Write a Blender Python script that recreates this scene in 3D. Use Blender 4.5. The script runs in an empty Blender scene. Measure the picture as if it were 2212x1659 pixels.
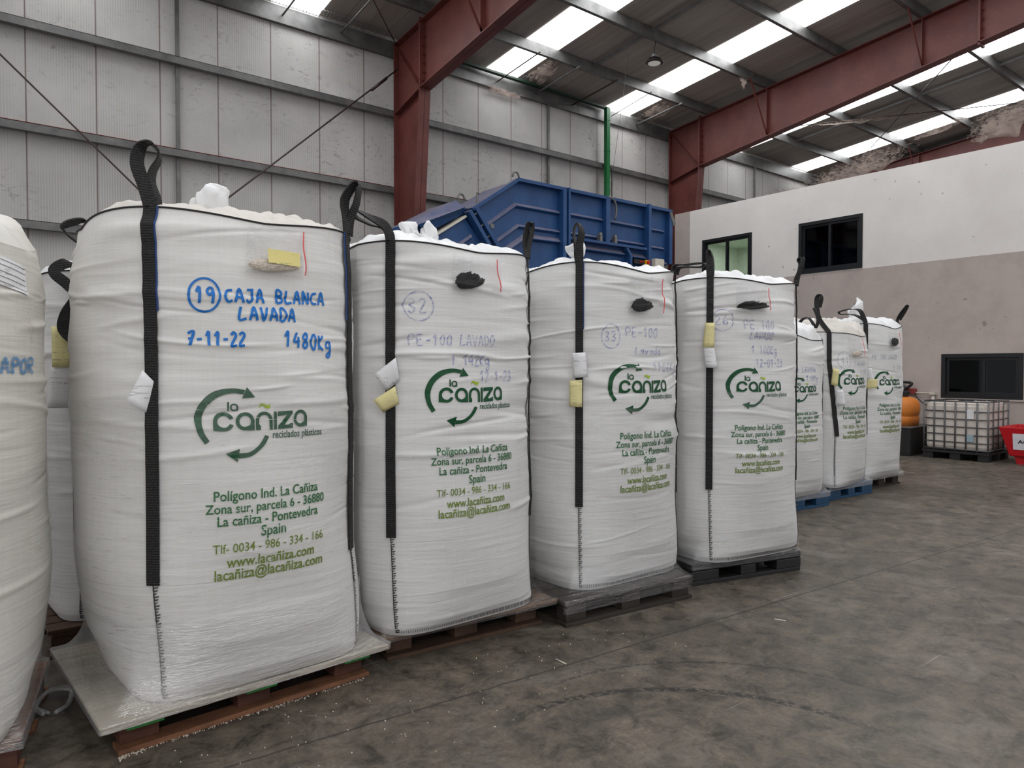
import bpy, bmesh, math, random
import numpy as np
from mathutils import Vector, Matrix, noise as mnoise
PI = math.pi
R = math.radians
scn = bpy.context.scene
COL = scn.collection

# ------------------------------------------------------------------ camera, world, light, exposure
CAM_H = 1.55
YAW, PITCH = R(51.8), -math.atan(34.5 / 1537.0)
cam_d = bpy.data.cameras.new('camera')
cam = bpy.data.objects.new('camera', cam_d)
COL.objects.link(cam)
cam.location = (0, 0, CAM_H)
cam.rotation_euler = (PI / 2 + PITCH, 0, YAW - PI / 2)
cam_d.sensor_fit = 'HORIZONTAL'
cam_d.sensor_width = 36.0
cam_d.lens = 36.0 * 1537.0 / 2212.0
cam_d.clip_start = 0.05
scn.camera = cam

world = bpy.data.worlds.new('World')
scn.world = world
world.use_nodes = True
bg = world.node_tree.nodes['Background']
bg.inputs[0].default_value = (0.96, 0.97, 1.0, 1)
bg.inputs[1].default_value = 0.98          # overcast daylight through the open side of the hall

key = bpy.data.lights.new('work_light', 'POINT')   # the lamp beside the photographer
key.energy = 88
key.color = (1.0, 0.985, 0.96)
key.shadow_soft_size = 0.07
key_o = bpy.data.objects.new('work_light', key)
key_o.location = (-0.78, -0.2, 2.15)
COL.objects.link(key_o)

SKY_EMIT = 9.0                               # glow of the translucent roof sheets
scn.view_settings.view_transform = 'Standard'
scn.view_settings.look = 'None'
scn.view_settings.exposure = -0.32
scn.view_settings.gamma = 1.0
scn.view_settings.use_curve_mapping = False

# ------------------------------------------------------------------ helpers
def lin(c):
    return tuple(((v / 255.0) / 12.92 if v / 255.0 <= 0.04045 else ((v / 255.0 + 0.055) / 1.055) ** 2.4) for v in c)

def L4(c):
    return (*lin(c), 1.0)

class NT:
    """small node-tree builder"""
    def __init__(s, name):
        s.m = bpy.data.materials.new(name); s.m.use_nodes = True
        s.t = s.m.node_tree; s.t.nodes.clear()
        s.out = s.n('ShaderNodeOutputMaterial')
    def n(s, typ, **kw):
        nd = s.t.nodes.new(typ)
        for k, v in kw.items():
            setattr(nd, k, v)
        return nd
    def l(s, a, b):
        s.t.links.new(a, b)
    def coords(s, scale=(1, 1, 1), kind='Object', rot=(0, 0, 0)):
        tc = s.n('ShaderNodeTexCoord'); mp = s.n('ShaderNodeMapping')
        mp.inputs['Scale'].default_value = scale
        mp.inputs['Rotation'].default_value = rot
        s.l(tc.outputs[kind], mp.inputs[0])
        return mp.outputs[0]
    def noise(s, vec, scale=1, detail=4, rough=0.55, dist=0.0):
        nd = s.n('ShaderNodeTexNoise')
        nd.inputs['Scale'].default_value = scale; nd.inputs['Detail'].default_value = detail
        nd.inputs['Roughness'].default_value = rough; nd.inputs['Distortion'].default_value = dist
        s.l(vec, nd.inputs['Vector'])
        return nd.outputs[0]
    def ramp(s, fac, pts):
        nd = s.n('ShaderNodeValToRGB')
        el = nd.color_ramp.elements
        while len(el) < len(pts):
            el.new(0.5)
        for e, (p, c) in zip(el, pts):
            e.position = p; e.color = c if len(c) == 4 else (*c, 1)
        s.l(fac, nd.inputs[0])
        return nd.outputs[0]
    def mix(s, fac, a, b, mode='MIX'):
        nd = s.n('ShaderNodeMix', data_type='RGBA', blend_type=mode)
        for sock, v in ((nd.inputs[0], fac), (nd.inputs[6], a), (nd.inputs[7], b)):
            if hasattr(v, 'is_output'):
                s.l(v, sock)
            else:
                sock.default_value = v
        return nd.outputs[2]
    def math(s, op, a, b=0.0, c=None):
        nd = s.n('ShaderNodeMath', operation=op)
        for i, v in enumerate((a, b, c)):
            if v is None:
                continue
            if hasattr(v, 'is_output'):
                s.l(v, nd.inputs[i])
            else:
                nd.inputs[i].default_value = v
        return nd.outputs[0]
    def bump(s, h, strength=0.3, dist=0.01, normal=None):
        nd = s.n('ShaderNodeBump')
        nd.inputs['Strength'].default_value = strength; nd.inputs['Distance'].default_value = dist
        s.l(h, nd.inputs['Height'])
        if normal is not None:
            s.l(normal, nd.inputs['Normal'])
        return nd.outputs[0]
    def bsdf(s, col, rough=0.5, metal=0.0, normal=None, spec=0.5, link=True, **extra):
        b = s.n('ShaderNodeBsdfPrincipled')
        for key_, v in (('Base Color', col), ('Roughness', rough), ('Metallic', metal), ('Specular IOR Level', spec)):
            if hasattr(v, 'is_output'):
                s.l(v, b.inputs[key_])
            else:
                b.inputs[key_].default_value = v
        for k, v in extra.items():
            b.inputs[k].default_value = v
        if normal is not None:
            s.l(normal, b.inputs['Normal'])
        if link:
            s.l(b.outputs[0], s.out.inputs[0])
        return b

def simple(name, rgb, rough=0.5, metal=0.0, var=0.08, scale=12, bump=0.0, spec=0.5):
    t = NT(name)
    v = t.coords()
    nz = t.noise(v, scale, 5)
    c = lin(rgb)
    lo = tuple(max(0, x * (1 - var)) for x in c); hi = tuple(min(1, x * (1 + var)) for x in c)
    colr = t.ramp(nz, [(0.3, lo), (0.7, hi)])
    nrm = t.bump(t.noise(v, scale * 6, 3), bump, 0.004) if bump else None
    t.bsdf(colr, rough, metal, nrm, spec)
    return t.m

def put(name, mesh, mat=None, parent=None, smooth=False):
    o = bpy.data.objects.new(name, mesh)
    COL.objects.link(o)
    if mat is not None:
        mesh.materials.append(mat)
    if parent is not None:
        o.parent = parent
    if smooth:
        mesh.polygons.foreach_set('use_smooth', [True] * len(mesh.polygons))
    return o

def tag(o, label, cat, group=None, kind=None):
    o['label'] = label; o['category'] = cat
    if group:
        o['group'] = group
    if kind:
        o['kind'] = kind
    return o

def empty(name, loc=(0, 0, 0), rz=0.0, label=None, cat=None, group=None, kind=None):
    o = bpy.data.objects.new(name, None)
    COL.objects.link(o)
    o.location = loc; o.rotation_euler = (0, 0, rz)
    if label:
        tag(o, label, cat, group)
    if kind:
        o['kind'] = kind
    return o

class MB:
    """collects shapes; build() links them as one mesh object"""
    def __init__(s):
        s.v = []; s.f = []
    def add(s, verts, faces):
        b = len(s.v)
        s.v += [tuple(p) for p in verts]
        s.f += [tuple(i + b for i in f) for f in faces]
        return s
    def box(s, x0, x1, y0, y1, z0, z1, mat=None):
        vs = [Vector((x, y, z)) for x in (x0, x1) for y in (y0, y1) for z in (z0, z1)]
        if mat is not None:
            vs = [mat @ p for p in vs]
        return s.add(vs, [(0, 1, 3, 2), (4, 6, 7, 5), (0, 4, 5, 1), (2, 3, 7, 6), (0, 2, 6, 4), (1, 5, 7, 3)])
    def beam(s, p, q, w, h, up=(0, 0, 1)):
        p = Vector(p); q = Vector(q); d = (q - p).normalized()
        u = Vector(up); sd = d.cross(u).normalized(); uu = sd.cross(d).normalized()
        vs = []
        for c in (p, q):
            for a, b in ((-1, -1), (1, -1), (1, 1), (-1, 1)):
                vs.append(c + sd * (a * w / 2) + uu * (b * h / 2))
        return s.add(vs, [(0, 1, 2, 3), (7, 6, 5, 4), (0, 4, 5, 1), (1, 5, 6, 2), (2, 6, 7, 3), (3, 7, 4, 0)])
    def tube(s, pts, r, n=8, cap=True):
        pts = [Vector(p) for p in pts]
        rr = r if isinstance(r, (list, tuple)) else [r] * len(pts)
        vs = []; fs = []
        prev = None
        for i, p in enumerate(pts):
            d = (pts[min(i + 1, len(pts) - 1)] - pts[max(i - 1, 0)]).normalized()
            if prev is None:
                a = Vector((0, 0, 1)) if abs(d.z) < 0.9 else Vector((1, 0, 0))
                u = d.cross(a).normalized()
            else:
                u = (prev - d * prev.dot(d)).normalized()
            prev = u
            w = d.cross(u)
            for k in range(n):
                an = 2 * PI * k / n
                vs.append(p + (u * math.cos(an) + w * math.sin(an)) * rr[i])
        for i in range(len(pts) - 1):
            for k in range(n):
                a = i * n + k; b = i * n + (k + 1) % n
                fs.append((a, b, b + n, a + n))
        if cap:
            fs.append(tuple(range(n))[::-1]); fs.append(tuple((len(pts) - 1) * n + k for k in range(n)))
        return s.add(vs, fs)
    def lathe(s, prof, c=(0, 0, 0), n=32):
        vs = []; fs = []
        for r_, z in prof:
            for k in range(n):
                a = 2 * PI * k / n
                vs.append((c[0] + r_ * math.cos(a), c[1] + r_ * math.sin(a), c[2] + z))
        for i in range(len(prof) - 1):
            for k in range(n):
                a = i * n + k; b = i * n + (k + 1) % n
                fs.append((a, b, b + n, a + n))
        fs.append(tuple(range(n))[::-1]); fs.append(tuple((len(prof) - 1) * n + k for k in range(n)))
        return s.add(vs, fs)
    def prism(s, poly, y0, y1):
        """polygon in (x, z) extruded along y"""
        n = len(poly)
        vs = [(x, y0, z) for x, z in poly] + [(x, y1, z) for x, z in poly]
        fs = [tuple(range(n)), tuple(range(n, 2 * n))[::-1]]
        for i in range(n):
            j = (i + 1) % n
            fs.append((i, i + n, j + n, j))
        return s.add(vs, fs)
    def build(s, name, mat=None, parent=None, smooth=False, bevel=0.0):
        me = bpy.data.meshes.new(name)
        me.from_pydata(s.v, [], s.f); me.update()
        bm = bmesh.new(); bm.from_mesh(me)
        bmesh.ops.recalc_face_normals(bm, faces=bm.faces)
        bm.to_mesh(me); bm.free()
        o = put(name, me, mat, parent, smooth)
        if bevel:
            md = o.modifiers.new('bevel', 'BEVEL'); md.width = bevel; md.segments = 2; md.limit_method = 'ANGLE'
        return o

def grid_mesh(name, V, nu, nv, wrap, mat=None, parent=None, smooth=True):
    """V: (nv, nu, 3) array of rows; wrap: rows are closed rings"""
    me = bpy.data.meshes.new(name)
    idx = np.arange(nu * nv).reshape(nv, nu)
    if wrap:
        nxt = np.roll(idx, -1, axis=1)
        a, b, c, d = idx[:-1], nxt[:-1], nxt[1:], idx[1:]
    else:
        a, b, c, d = idx[:-1, :-1], idx[:-1, 1:], idx[1:, 1:], idx[1:, :-1]
    F = np.stack([a, b, c, d], -1).reshape(-1, 4)
    me.vertices.add(nu * nv); me.vertices.foreach_set('co', np.asarray(V, dtype=np.float32).reshape(-1))
    me.loops.add(F.size); me.loops.foreach_set('vertex_index', F.reshape(-1).astype(np.int32))
    me.polygons.add(len(F)); me.polygons.foreach_set('loop_start', (np.arange(len(F)) * 4).astype(np.int32))
    me.update(calc_edges=True); me.validate()
    return put(name, me, mat, parent, smooth)

def smooth_path(P, n=8):
    """Catmull-Rom through the points (tuples of equal length)"""
    P = [np.array(p, float) for p in P]
    Q = [2 * P[0] - P[1]] + P + [2 * P[-1] - P[-2]]
    out = []
    for i in range(1, len(Q) - 2):
        for k in range(n):
            t = k / n
            a, b, c, d = Q[i - 1], Q[i], Q[i + 1], Q[i + 2]
            out.append(0.5 * (2 * b + (c - a) * t + (2 * a - 5 * b + 4 * c - d) * t * t + (3 * b - 3 * c + d - a) * t ** 3))
    out.append(P[-1])
    return out

# ------------------------------------------------------------------ materials
def mat_floor():
    t = NT('concrete_floor')
    v = t.coords()
    big = t.noise(v, 0.8, 8, 0.65)
    mid = t.noise(v, 6.5, 9, 0.78, 0.5)
    fine = t.noise(v, 45, 4, 0.75)
    c = t.ramp(big, [(0.28, lin((84, 79, 73))), (0.5, lin((99, 93, 86))), (0.74, lin((114, 107, 99)))])
    c = t.mix(1.0, c, t.ramp(mid, [(0.34, lin((98, 95, 91))), (0.50, lin((176, 172, 166))), (0.68, lin((220, 213, 202)))]), 'OVERLAY')
    cl = t.noise(t.coords((1, 1, 1)), 2.1, 6, 0.68, 0.8)
    c = t.mix(t.ramp(cl, [(0.52, (0, 0, 0)), (0.70, (0.4, 0.4, 0.4))]), c, L4((142, 135, 126)))
    c = t.mix(t.ramp(cl, [(0.30, (0.4, 0.4, 0.4)), (0.46, (0, 0, 0))]), c, L4((74, 70, 66)))
    c = t.mix(0.35, c, t.ramp(fine, [(0.3, lin((70, 70, 70))), (0.7, lin((190, 190, 190)))]), 'OVERLAY')
    # dark oil stains, broad
    st = t.noise(t.coords((1.1, 1.6, 1)), 1.3, 3, 0.5, 0.6)
    c = t.mix(t.ramp(st, [(0.63, (0, 0, 0)), (0.70, (0.55, 0.55, 0.55))]), c, L4((52, 50, 48)))
    # pale scrapes: long thin streaks in two directions
    for rz, th in ((0.35, 0.70), (1.9, 0.725)):
        sc = t.noise(t.coords((0.9, 26, 1), rot=(0, 0, rz)), 1.0, 3, 0.6)
        c = t.mix(t.ramp(sc, [(th, (0, 0, 0)), (th + 0.04, (0.45, 0.45, 0.45))]), c, L4((150, 146, 140)))
    # saw-cut joints and tyre tracks
    sep = t.n('ShaderNodeSeparateXYZ'); tc = t.n('ShaderNodeTexCoord'); t.l(tc.outputs['Object'], sep.inputs[0])
    X, Y = sep.outputs[0], sep.outputs[1]
    wob = t.math('MULTIPLY', t.math('SUBTRACT', t.noise(v, 6, 3), 0.5), 0.02)
    j1 = t.math('ABSOLUTE', t.math('ADD', t.math('SUBTRACT', Y, t.math('MULTIPLY_ADD', X, -0.068, 2.885)), wob))
    j2 = t.math('ABSOLUTE', t.math('SUBTRACT', X, 7.06))
    j3 = t.math('ABSOLUTE', t.math('ADD', t.math('SUBTRACT', Y, t.math('MULTIPLY_ADD', X, -0.068, -1.6)), wob))
    j = t.math('MINIMUM', t.math('MINIMUM', j1, j2), j3)
    c = t.mix(t.ramp(j, [(0.003, (0.75, 0.75, 0.75)), (0.009, (0, 0, 0))]), c, L4((40, 38, 36)))
    for cx, cy, rad, wd, dk in ((2.017, 1.381, 1.067, 0.028, 0.85), (2.32, 1.41, 1.175, 0.016, 0.6), (5.6, 0.4, 1.9, 0.05, 0.3)):
        dx = t.math('SUBTRACT', X, cx); dy = t.math('SUBTRACT', Y, cy)
        rr = t.math('SQRT', t.math('ADD', t.math('MULTIPLY', dx, dx), t.math('MULTIPLY', dy, dy)))
        dd = t.math('ABSOLUTE', t.math('SUBTRACT', rr, rad))
        band = t.ramp(dd, [(wd * 0.55, (dk, dk, dk)), (wd, (0, 0, 0))])
        gate = t.ramp(t.noise(v, 28, 3, 0.7), [(0.42, (0, 0, 0)), (0.52, (1, 1, 1))])
        half = t.ramp(t.math('MULTIPLY_ADD', dy, 0.5, 0.5), [(0.5, (0, 0, 0)), (0.6, (1, 1, 1))])
        side = t.ramp(t.math('MULTIPLY_ADD', dx, 0.5, 0.5), [(0.40, (0, 0, 0)), (0.55, (1, 1, 1))])
        f = t.mix(1.0, t.mix(1.0, t.mix(1.0, band, gate, 'MULTIPLY'), half, 'MULTIPLY'), side, 'MULTIPLY')
        c = t.mix(f, c, L4((38, 37, 36)))
    h = t.mix(0.5, mid, fine)
    t.bsdf(c, t.ramp(mid, [(0.3, (0.42, 0.42, 0.42)), (0.7, (0.62, 0.62, 0.62))]), 0, t.bump(h, 0.25, 0.006), 0.4)
    return t.m

def mat_wall_panel():
    t = NT('sheet_wall_panels')
    v = t.coords()
    sep = t.n('ShaderNodeSeparateXYZ'); tc = t.n('ShaderNodeTexCoord'); t.l(tc.outputs['Object'], sep.inputs[0])
    X, Z = sep.outputs[0], sep.outputs[2]
    base = t.noise(t.coords((0.5, 1, 0.5)), 1.6, 5, 0.6)
    c = t.ramp(base, [(0.3, lin((168, 165, 162))), (0.7, lin((194, 191, 188)))])
    # fine vertical micro-ribs
    rib = t.math('SINE', t.math('MULTIPLY', X, 2 * PI / 0.036))
    mask = t.ramp(t.noise(t.coords((0.7, 1, 0.35)), 1.2, 3), [(0.42, (0.05, 0.05, 0.05)), (0.62, (0.4, 0.4, 0.4))])
    c = t.mix(mask, c, t.ramp(t.math('MULTIPLY_ADD', rib, 0.5, 0.5), [(0.1, lin((142, 139, 136))), (0.8, lin((186, 183, 180)))]))
    # cobweb smudges: short arched strokes
    sm = t.noise(t.coords((2.4, 1, 4.2)), 1.5, 5, 0.6, 2.6)
    wh = t.noise(t.coords((0.5, 1, 0.6)), 1.3, 2)
    f = t.mix(1.0, t.ramp(sm, [(0.56, (0, 0, 0)), (0.68, (0.5, 0.5, 0.5))]), t.ramp(wh, [(0.42, (0, 0, 0)), (0.60, (1, 1, 1))]), 'MULTIPLY')
    c = t.mix(f, c, L4((92, 86, 82)))
    # panel joints every 0.9 m, rusty here and there
    fr = t.math('FRACT', t.math('DIVIDE', t.math('ADD', X, 8.55), 0.9003))
    dj = t.math('MULTIPLY', t.math('ABSOLUTE', t.math('SUBTRACT', fr, 0.5)), 0.9003)
    jc = t.mix(t.noise(t.coords((2, 1, 1.4)), 1.2, 2), L4((66, 62, 60)), L4((112, 84, 74)))
    c = t.mix(t.ramp(dj, [(0.005, (0.85, 0.85, 0.85)), (0.013, (0, 0, 0))]), c, jc)
    t.bsdf(c, 0.55, 0.0, t.bump(rib, 0.12, 0.003), 0.35)
    return t.m

def mat_office_wall():
    t = NT('two_tone_render')
    v = t.coords()
    sep = t.n('ShaderNodeSeparateXYZ'); tc = t.n('ShaderNodeTexCoord'); t.l(tc.outputs['Object'], sep.inputs[0])
    Y, Z = sep.outputs[1], sep.outputs[2]
    n1 = t.noise(v, 1.1, 6, 0.6)
    white = t.ramp(n1, [(0.3, lin((222, 216, 213))), (0.7, lin((233, 228, 224)))])
    n2 = t.noise(v, 2.2, 7, 0.65)
    beige = t.ramp(n2, [(0.3, lin((172, 160, 155))), (0.6, lin((186, 174, 168))), (0.75, lin((182, 172, 160)))])
    edge = t.math('MULTIPLY', t.math('SUBTRACT', t.noise(v, 14, 3), 0.5), 0.02)
    low = t.math('LESS_THAN', t.math('ADD', Z, edge), 3.603)
    left = t.math('GREATER_THAN', Y, 11.49)
    sel = t.math('MAXIMUM', low, left)
    c = t.mix(sel, white, beige)
    spots = t.ramp(t.noise(v, 7, 2, 0.4), [(0.74, (0, 0, 0)), (0.77, (0.55, 0.55, 0.55))])
    c = t.mix(spots, c, L4((120, 110, 106)))
    t.bsdf(c, 0.75, 0, t.bump(t.noise(v, 60, 4), 0.15, 0.004), 0.3)
    return t.m

def mat_ceiling():
    t = NT('roof_sheet_underside')
    v = t.coords()
    st = t.noise(t.coords((5, 0.35, 1)), 1.0, 5, 0.6)
    c = t.ramp(st, [(0.3, lin((142, 134, 128))), (0.7, lin((168, 160, 152)))])
    d = t.noise(v, 0.9, 4)
    c = t.mix(t.ramp(d, [(0.45, (0, 0, 0)), (0.75, (0.5, 0.5, 0.5))]), c, L4((160, 146, 138)))
    sep = t.n('ShaderNodeSeparateXYZ'); tc = t.n('ShaderNodeTexCoord'); t.l(tc.outputs['Object'], sep.inputs[0])
    fr = t.math('FRACT', t.math('DIVIDE', sep.outputs[0], 0.9))
    c = t.mix(t.ramp(t.math('ABSOLUTE', t.math('SUBTRACT', fr, 0.5)), [(0.006, (0.6, 0.6, 0.6)), (0.016, (0, 0, 0))]), c, L4((104, 98, 94)))
    t.bsdf(c, 0.7, 0, None, 0.2)
    return t.m

def mat_steel_red():
    t = NT('red_oxide_paint')
    v = t.coords()
    c = t.ramp(t.noise(v, 2.2, 6, 0.6), [(0.3, lin((86, 42, 38))), (0.7, lin((106, 55, 49)))])
    dust = t.noise(t.coords((1, 1, 1)), 5, 6, 0.7)
    c = t.mix(t.ramp(dust, [(0.60, (0, 0, 0)), (0.75, (0.3, 0.3, 0.3))]), c, L4((140, 110, 102)))
    t.bsdf(c, 0.5, 0, t.bump(dust, 0.1, 0.003), 0.4)
    return t.m

def mat_galv(name='galvanised_steel', a=(80, 80, 80), b=(114, 113, 111)):
    t = NT(name)
    v = t.coords((1, 1, 1))
    c = t.ramp(t.noise(v, 3.5, 6, 0.65), [(0.3, lin(a)), (0.7, lin(b))])
    d = t.noise(v, 9, 5, 0.7)
    c = t.mix(t.ramp(d, [(0.6, (0, 0, 0)), (0.75, (0.5, 0.5, 0.5))]), c, L4((110, 98, 92)))
    t.bsdf(c, 0.42, 0.35, None, 0.5)
    return t.m

def mat_blue():
    t = NT('dusty_blue_paint')
    v = t.coords()
    n = t.noise(v, 3, 6, 0.65)
    c = t.ramp(n, [(0.3, lin((26, 61, 108))), (0.7, lin((38, 78, 128)))])
    geo = t.n('ShaderNodeNewGeometry'); sp = t.n('ShaderNodeSeparateXYZ'); t.l(geo.outputs['Normal'], sp.inputs[0])
    up = t.ramp(sp.outputs[2], [(0.25, (0, 0, 0)), (0.7, (1, 1, 1))])          # settled dust lies on ledges
    dn = t.ramp(t.noise(v, 6, 5, 0.7), [(0.3, (0.45, 0.45, 0.45)), (0.7, (0.9, 0.9, 0.9))])
    c = t.mix(t.mix(1.0, up, dn, 'MULTIPLY'), c, L4((128, 120, 132)))
    rust = t.ramp(t.noise(v, 4.5, 6, 0.75), [(0.68, (0, 0, 0)), (0.74, (0.7, 0.7, 0.7))])
    c = t.mix(rust, c, L4((62, 48, 60)))
    t.bsdf(c, 0.48, 0, t.bump(n, 0.06, 0.004), 0.4)
    return t.m

def mat_fabric(name, tint=(221, 219, 216), wr=1.0, dirt=0.0):
    """woven polypropylene: fine tapes, horizontal creases"""
    t = NT(name)
    v = t.coords()
    c = t.ramp(t.noise(t.coords((2, 2, 1.2)), 1.5, 5, 0.6),
               [(0.3, tuple(x * 0.93 for x in lin(tint))), (0.7, lin(tint))])
    tape = t.noise(t.coords((70, 70, 1.2)), 1.0, 2, 0.5)
    c = t.mix(0.04, c, t.ramp(tape, [(0.35, (0.1, 0.1, 0.1)), (0.65, (0.9, 0.9, 0.9))]), 'OVERLAY')
    if dirt:
        d = t.noise(v, 5, 6, 0.7)
        c = t.mix(t.ramp(d, [(0.60, (0, 0, 0)), (0.74, (dirt, dirt, dirt))]), c, L4((150, 132, 112)))
    w1 = t.noise(t.coords((2.2, 2.2, 30)), 1.0, 5, 0.55, 0.5)
    w2 = t.noise(t.coords((4, 4, 85)), 1.0, 3, 0.5, 0.4)
    w3 = t.noise(t.coords((420, 420, 90)), 1.0, 1, 0.5)
    h = t.math('ADD', t.math('MULTIPLY', w1, 1.0), t.math('ADD', t.math('MULTIPLY', w2, 0.18), t.math('MULTIPLY', w3, 0.03)))
    t.bsdf(c, 0.6, 0, t.bump(h, 0.30 * wr, 0.012), 0.35)
    return t.m

def mat_film(name, alpha=0.10, diff=0.03, scale=(9, 9, 60), rough=0.07, tint=(0.95, 0.95, 0.97), strength=1.0, dist=0.013):
    """clear wrap: mostly see-through, crinkled, with sharp glints"""
    t = NT(name)
    v = t.coords(scale)
    n1 = t.noise(v, 1.0, 4, 0.6, 0.5)
    n2 = t.noise(v, 3.1, 3, 0.6)
    nrm = t.bump(t.math('ADD', n1, t.math('MULTIPLY', n2, 0.4)), strength, dist)
    gl = t.n('ShaderNodeBsdfGlossy'); gl.inputs['Roughness'].default_value = rough; gl.inputs[0].default_value = (1, 1, 1, 1)
    t.l(nrm, gl.inputs['Normal'])
    df = t.n('ShaderNodeBsdfDiffuse'); df.inputs[0].default_value = (*tint, 1); t.l(nrm, df.inputs['Normal'])
    tr = t.n('ShaderNodeBsdfTransparent'); tr.inputs[0].default_value = (0.97, 0.97, 0.97, 1)
    m1 = t.n('ShaderNodeMixShader'); m2 = t.n('ShaderNodeMixShader')
    m1.inputs[0].default_value = diff
    t.l(tr.outputs[0], m1.inputs[1]); t.l(df.outputs[0], m1.inputs[2])
    m2.inputs[0].default_value = alpha
    t.l(m1.outputs[0], m2.inputs[1]); t.l(gl.outputs[0], m2.inputs[2])
    t.l(m2.outputs[0], t.out.inputs[0])
    return t.m

def mat_webbing():
    t = NT('black_webbing')
    v = t.coords((1, 1, 1))
    w = t.n('ShaderNodeTexWave', wave_type='BANDS', bands_direction='Z'); w.inputs['Scale'].default_value = 30; w.inputs['Distortion'].default_value = 4.0; w.inputs['Detail Scale'].default_value = 6
    t.l(v, w.inputs[0])
    c = t.ramp(t.math('MULTIPLY_ADD', w.outputs[1], 0.7, t.math('MULTIPLY', t.noise(v, 160, 2), 0.3)), [(0.25, lin((18, 18, 19))), (0.8, lin((46, 45, 45)))])
    t.bsdf(c, 0.6, 0, t.bump(w.outputs[1], 0.6, 0.004), 0.3)
    return t.m

def mat_wood(name, a, b, dirt=0.4):
    t = NT(name)
    g = t.noise(t.coords((2, 18, 18)), 1.0, 5, 0.6, 0.8)
    c = t.ramp(g, [(0.3, lin(a)), (0.7, lin(b))])
    d = t.noise(t.coords(), 5, 6, 0.7)
    c = t.mix(t.ramp(d, [(0.45, (0, 0, 0)), (0.7, (dirt, dirt, dirt))]), c, L4((46, 38, 34)))
    t.bsdf(c, 0.75, 0, t.bump(g, 0.25, 0.004), 0.25)
    return t.m

def mat_emit(name, rgb, s):
    t = NT(name)
    e = t.n('ShaderNodeEmission'); e.inputs[0].default_value = (*rgb, 1); e.inputs[1].default_value = s
    t.l(e.outputs[0], t.out.inputs[0])
    return t.m

def mat_glass_dark():
    t = NT('window_glass')
    gl = t.n('ShaderNodeBsdfGlossy'); gl.inputs['Roughness'].default_value = 0.03; gl.inputs[0].default_value = (0.9, 0.95, 1, 1)
    tr = t.n('ShaderNodeBsdfTransparent'); tr.inputs[0].default_value = (0.72, 0.74, 0.74, 1)
    m = t.n('ShaderNodeMixShader')
    lw = t.n('ShaderNodeLayerWeight'); lw.inputs[0].default_value = 0.12
    t.l(t.math('MULTIPLY_ADD', lw.outputs[0], 0.12, 0.012), m.inputs[0])
    t.l(tr.outputs[0], m.inputs[1]); t.l(gl.outputs[0], m.inputs[2])
    t.l(m.outputs[0], t.out.inputs[0])
    return t.m

def mat_web():
    t = NT('dusty_cobweb')
    v = t.coords()
    n = t.noise(t.coords((1.0, 1.0, 2.2)), 7, 7, 0.72, 0.9)
    df = t.n('ShaderNodeBsdfDiffuse')
    t.l(t.ramp(t.noise(v, 3, 4), [(0.3, lin((150, 134, 126))), (0.7, lin((196, 180, 172)))]), df.inputs[0])
    tl = t.n('ShaderNodeBsdfTranslucent'); tl.inputs[0].default_value = L4((190, 172, 162))
    ms = t.n('ShaderNodeMixShader'); ms.inputs[0].default_value = 0.35
    t.l(df.outputs[0], ms.inputs[1]); t.l(tl.outputs[0], ms.inputs[2])
    tr = t.n('ShaderNodeBsdfTransparent')
    m = t.n('ShaderNodeMixShader')
    at = t.n('ShaderNodeAttribute'); at.attribute_name = 'fade'
    edge = t.math('SUBTRACT', n, t.math('MULTIPLY', t.math('SUBTRACT', 1.0, at.outputs['Fac']), 0.28))
    t.l(t.ramp(edge, [(0.31, (0.0, 0.0, 0.0)), (0.50, (0.9, 0.9, 0.9))]), m.inputs[0])
    t.l(tr.outputs[0], m.inputs[1]); t.l(ms.outputs[0], m.inputs[2])
    t.l(m.outputs[0], t.out.inputs[0])
    return t.m

def mat_paper(name, rgb):
    t = NT(name)
    w = t.noise(t.coords((9, 9, 130)), 1.0, 2, 0.4)
    w2 = t.noise(t.coords((60, 60, 8)), 1.0, 1)
    f = t.mix(1.0, t.ramp(w, [(0.60, (0, 0, 0)), (0.64, (0.4, 0.4, 0.4))]), t.ramp(w2, [(0.4, (0, 0, 0)), (0.5, (1, 1, 1))]), 'MULTIPLY')
    c = t.mix(f, L4(rgb), L4((110, 108, 100)))
    t.bsdf(c, 0.7, 0, None, 0.2)
    return t.m

def mat_print(name, rgb, worn=0.0):
    t = NT(name)
    c = lin(rgb)
    n = t.noise(t.coords((6, 6, 60)), 1.0, 4, 0.6)
    col = t.ramp(n, [(0.35, c), (0.75, tuple(min(1, x * 1.35 + 0.01) for x in c))])
    b = t.bsdf(col, 0.5, 0, None, 0.3, link=not worn)
    if worn:
        tr = t.n('ShaderNodeBsdfTransparent'); m = t.n('ShaderNodeMixShader')
        w = t.noise(t.coords((14, 14, 90)), 1.0, 5, 0.65)
        t.l(t.ramp(w, [(0.5 - worn, (0.25, 0.25, 0.25)), (0.62, (1, 1, 1))] if worn < 0.3 else [(0.42, (0.15, 0.15, 0.15)), (0.66, (0.85, 0.85, 0.85))]), m.inputs[0])
        t.l(tr.outputs[0], m.inputs[1]); t.l(b.outputs[0], m.inputs[2]); t.l(m.outputs[0], t.out.inputs[0])
    return t.m

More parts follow.
